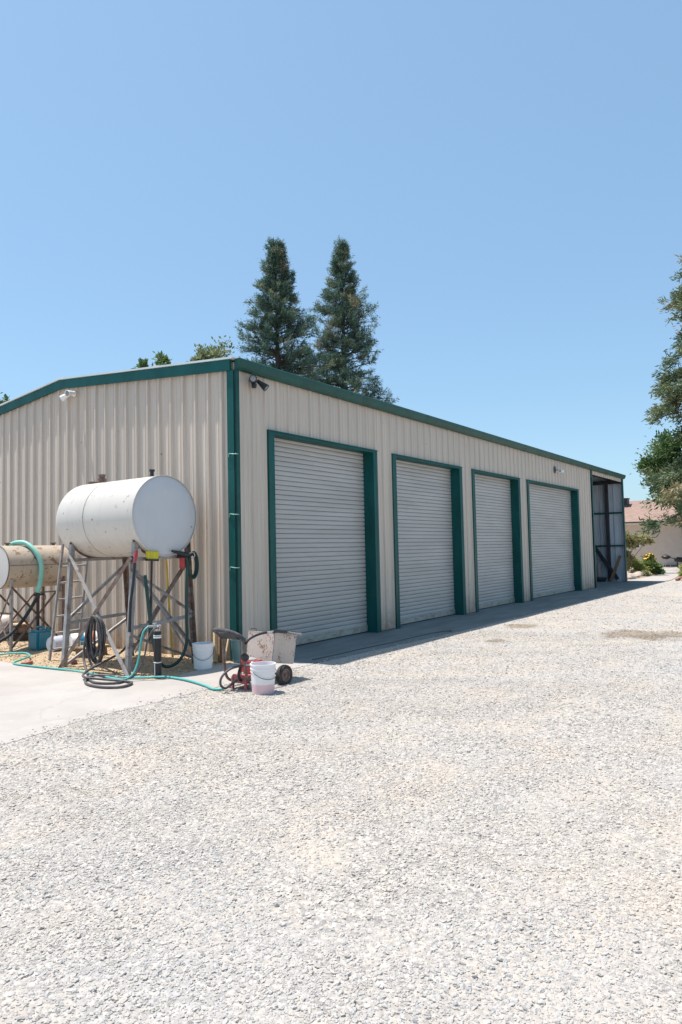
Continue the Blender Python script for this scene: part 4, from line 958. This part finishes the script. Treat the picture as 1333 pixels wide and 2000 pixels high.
# shrubs in the garden bed
blob_tree('tall_shrub', (30.3, 1.35, 0), [(30.3, 1.2, 1.75, .50, .8), (30.2, .75, 1.9, .40, .6), (30.3, .35, 1.75, .32, .5), (30.3, 1.5, 1.15, .45, 1.1), (30.3, 1.35, .75, .40, 1.0), (30.2, 1.5, 2.0, .38, .6), (30.4, 1.45, .7, .32, 1)], 'tall loose grey-green shrub by the end post of the workshop', 'olive_leaf', 21, 1000, .11, .03, 'shrub', tone=.72)
blob_tree('flower_bush', (31.0, 1.0, 0), [(31.0, 1.05, .45, .36, .8), (31.0, .75, .40, .33, .8), (31.1, 1.2, .75, .28, .8), (31, .9, .2, .4, .4)], 'lime and pink flowering bush at the foot of the tall shrub', 'lime_leaf', 22, 1300, .085, .02, 'bush', tone=.5)
fb = blob_tree('flower_bush', (31.6, .42, 0), [(31.6, .50, .55, .34, .9), (31.6, .30, .50, .30, .9), (31.6, .40, .80, .26, .8), (31.7, .15, .25, .24, .7)], 'dark green bush topped with orange flowers beside the path', 'bush_leaf', 23, 1400, .09, .02, 'bush', tone=.62)
blob_tree('ground_plant', (29.6, .42, 0), [(29.6, .42, .13, .20, .7), (29.7, .25, .10, .16, .7)], 'small straw-green plant on the bed edge near the rocks', 'olive_leaf', 24, 500, .10, .012, 'plant', tone=.7, spiky=.6)
blob_tree('ground_plant', (31.6, -.05, 0), [(31.6, -.05, .16, .22, .8), (31.8, .1, .14, .2, .7)], 'small dark green plant at the path side of the flower bush', 'bush_leaf', 25, 500, .09, .012, 'plant', tone=.3)
rb = blob_tree('flower_bush', (29.2, -1.95, 0), [(29.2, -1.85, .40, .36, .9), (29.3, -2.1, .70, .40, .9), (29.2, -1.7, .22, .26, .7), (29.5, -2.2, 1.1, .35, .8)], 'yellow-green flowering bush at the right edge of the path', 'lime_leaf', 26, 1500, .10, .02, 'bush', tone=.55)
def blooms(par, base, cs, n, seed, r=.05):
    rs = np.random.default_rng(seed); m = MB()
    for k in range(n):
        c = cs[k % len(cs)]; p = Vector(c)+Vector(rs.normal(0, .10, 3)); u = Vector((rs.normal(), rs.normal(), 1.5)).normalized()
        m.lathe(p, [(0, -.01), (r*.5, 0), (r, .015), (r*.6, .02), (0, .012)], 7, u)
    m.build('blossoms', 'flower', par, smooth=60)
blooms(fb, None, [(31.5, .50, 1.0), (31.5, .38, 1.02), (31.5, .25, .85), (31.4, .55, .85)], 26, 1)
blooms(rb, None, [(29.0, -1.75, .65), (29.0, -1.65, .45), (29.1, -1.9, .9)], 20, 2, .045)
# pale rocks edging the bed
rr = random.Random(12)
sides = ['closest to the end post', 'with a flat top', 'tilted on edge', 'nearest the path', 'largest of the pile', 'small and round']
for k in range(18):
    x = rr.uniform(26.4, 30.6); y = .60+(x-26.4)*.07+rr.uniform(-.42, .28); s = rr.uniform(.12, .25)
    bm = bmesh.new(); bmesh.ops.create_icosphere(bm, subdivisions=2, radius=1)
    for v in bm.verts:
        q = 1+.35*mnoise.noise(v.co*1.3+Vector((k*7, 0, 0))); v.co = Vector((v.co.x*q*s*rr.uniform(1.1, 1.15), v.co.y*q*s, v.co.z*q*s*.65))
    me = bpy.data.meshes.new('garden_rock'); bm.to_mesh(me); bm.free(); me.materials.append(M['rock'])
    o = bpy.data.objects.new('garden_rock', me); o.location = (x, y, s*.35); o.rotation_euler = (rr.uniform(-.3, .3), rr.uniform(-.3, .3), rr.uniform(0, 6)); COL.objects.link(o)
    tag(o, 'pale rounded rock in the pile edging the garden bed', 'rock', 'rocks edging the garden bed')

# ------------------------------------------------------------------ house and grill
h = thing('bungalow', (48, 6, 0), 'low cream stucco house with a brown shingle hip roof', 'house')
hx0, hx1, hy0, hy1, he = 44.0, 53.0, -1.4, 16.0, 3.12
m = MB(); m.b2((hx0, hy0, -.03), (hx1, hy1, he)); m.build('wall', 'stucco', h)
o_ = .5; x0, x1, y0, y1 = hx0-o_, hx1+o_, hy0-o_, hy1+o_; xr = (x0+x1)/2; zr = 4.95
apx = (xr, y0+4.5, zr); apx2 = (xr, y1-4.5, zr)
m = MB(); m.add([(x0, y0, he), (x1, y0, he), (x1, y1, he), (x0, y1, he), apx, apx2], [(0, 3, 5, 4), (0, 4, 1), (1, 4, 5, 2), (2, 5, 3)])
rf = m.build('roof', 'shingle', h)
m = MB(); m.b2((x0-.03, y0-.03, he-.14), (x0, y1, he+.02)); m.b2((x0, y0-.03, he-.14), (x1, y0, he+.02)); m.build('fascia', 'white_paint', h)
m = MB(); m.b2((x0-.10, y0, he-.02), (x0-.032, y1, he+.07)); m.build('gutter', 'dark_steel', h)
MB().b2((x0, y0, he-.12), (hx0, y1, he-.09)).build('soffit', 'white_paint', h)
m = MB(); m.b2((47.0, 5.0, 4.2), (47.7, 5.7, 5.05)); m.b2((46.95, 4.95, 5.05), (47.75, 5.75, 5.12)); m.build('roof_vent', 'dark_steel', rf)
w = MB().b2((hx0-.03, 3.55, 1.3), (hx0-.003, 5.0, 2.35)).build('window', 'white_paint', h)
M['glass'] = basic('dark_window_glass', (.05, .06, .07), .08); MB().b2((hx0-.035, 3.62, 1.37), (hx0-.031, 4.93, 2.28)).build('pane', 'glass', w)
tag(MB().b2((43.55, -.35, -.03), (43.9, 2.0, .13)).build('planter_kerb', 'dark_steel', bevel=.02), 'dark low planter edging along the foot of the house wall', 'planter')
gr = thing('kettle_grill', (42.4, 1.62, 0), 'black barbecue grill on thin legs by the house wall', 'grill')
MB().lathe((42.4, 1.62, .70), [(0, -.15), (.16, -.13), (.27, -.05), (.29, 0), (.295, .02), (.28, .06), (.18, .12), (0, .145)], 24).build('kettle', 'black', gr, smooth=40)
m = MB()
for a in range(3):
    q = 2*PI*a/3+.4; m.tube([(42.4+.18*math.cos(q), 1.62+.18*math.sin(q), .60), (42.4+.27*math.cos(q), 1.62+.27*math.sin(q), 0)], .012, 6)
m.build('legs_frame', 'tin', gr)
MB().tube(spline([(42.4, 1.55, .84), (42.4, 1.55, .89), (42.4, 1.69, .89), (42.4, 1.69, .84)], 3), .012, 6).build('lid_handle', 'black', gr)
tg = MB(); tg.bar((42.3, 1.35, .66), (42.3, 1.05, .60), .05, .05); tg.tube([(42.3, 1.10, .56), (42.3, 1.06, .56), (42.3, .45, .50), (42.3, .40, .50)], [.1, .17, .17, .1], 14); tg.tube([(42.3, .95, .52), (42.3, .9, 0)], .04, 6); tg.tube([(42.3, .6, .45), (42.3, .55, 0)], .04, 6)
tag(tg.build('side_smoker', 'black', bevel=.015), 'black low smoker barrel standing right of the kettle grill', 'smoker')
sk = MB().hose([(25.6, -1.85, .03), (26.4, -1.80, .04), (27.6, -1.75, .04), (29.5, -1.60, .04), (32, -1.45, .04)], .06, 6).build('kerb_edging', 'brick', smooth=60); tag(sk, 'reddish curved edging along the right planting bed', 'edging')

# ------------------------------------------------------------------ camera, sky, sun
cam = bpy.data.cameras.new('camera'); co = bpy.data.objects.new('camera', cam); COL.objects.link(co)
yaw, pitch, roll = R(35.70328), R(3.12108), R(-1.22424)
f = Vector((math.cos(yaw)*math.cos(pitch), math.sin(yaw)*math.cos(pitch), math.sin(pitch)))
r = Vector((math.sin(yaw), -math.cos(yaw), 0)); u = r.cross(f)
r2_ = math.cos(roll)*r+math.sin(roll)*u; u2_ = -math.sin(roll)*r+math.cos(roll)*u
co.matrix_world = Matrix(((r2_.x, u2_.x, -f.x, CAM[0]), (r2_.y, u2_.y, -f.y, CAM[1]), (r2_.z, u2_.z, -f.z, CAM[2]), (0, 0, 0, 1)))
cam.sensor_fit = 'VERTICAL'; cam.sensor_height = 36; cam.lens = 36*1335.817/2000; cam.clip_end = 2000; cam.clip_start = .05
scene.camera = co

sd = Vector((-.10, .292, .951)).normalized(); elev = math.asin(sd.z); az = math.atan2(sd.x, sd.y)
sun = bpy.data.lights.new('sun', 'SUN'); sun.energy = 5.0; sun.angle = R(.5); sun.color = (1, .935, .875)
so = bpy.data.objects.new('sun', sun); COL.objects.link(so); so.rotation_euler = (-sd).to_track_quat('-Z', 'Y').to_euler()
w = bpy.data.worlds.new('World'); scene.world = w; w.use_nodes = True; nt = w.node_tree
for n_ in list(nt.nodes): nt.nodes.remove(n_)
sky = nt.nodes.new('ShaderNodeTexSky'); sky.sky_type = 'NISHITA'; sky.sun_disc = False
sky.sun_elevation = elev; sky.sun_rotation = az; sky.altitude = 50; sky.air_density = 1.0; sky.dust_density = 1.0; sky.ozone_density = 1.3
bg = nt.nodes.new('ShaderNodeBackground'); bg.inputs[1].default_value = .14
ow = nt.nodes.new('ShaderNodeOutputWorld'); nt.links.new(mix(nt, .5, mix(nt, 1.0, sky.outputs[0], (.965, 1.07, 1.05), 'MULTIPLY'), (1.56, 2.66, 3.92)), bg.inputs[0]); nt.links.new(bg.outputs[0], ow.inputs[0])
vs = scene.view_settings; vs.view_transform = 'Standard'; vs.look = 'None'; vs.exposure = .5; vs.gamma = 1; vs.use_curve_mapping = False
scene.display_settings.display_device = 'sRGB'
scene.cycles.max_bounces = 8; scene.cycles.diffuse_bounces = 4
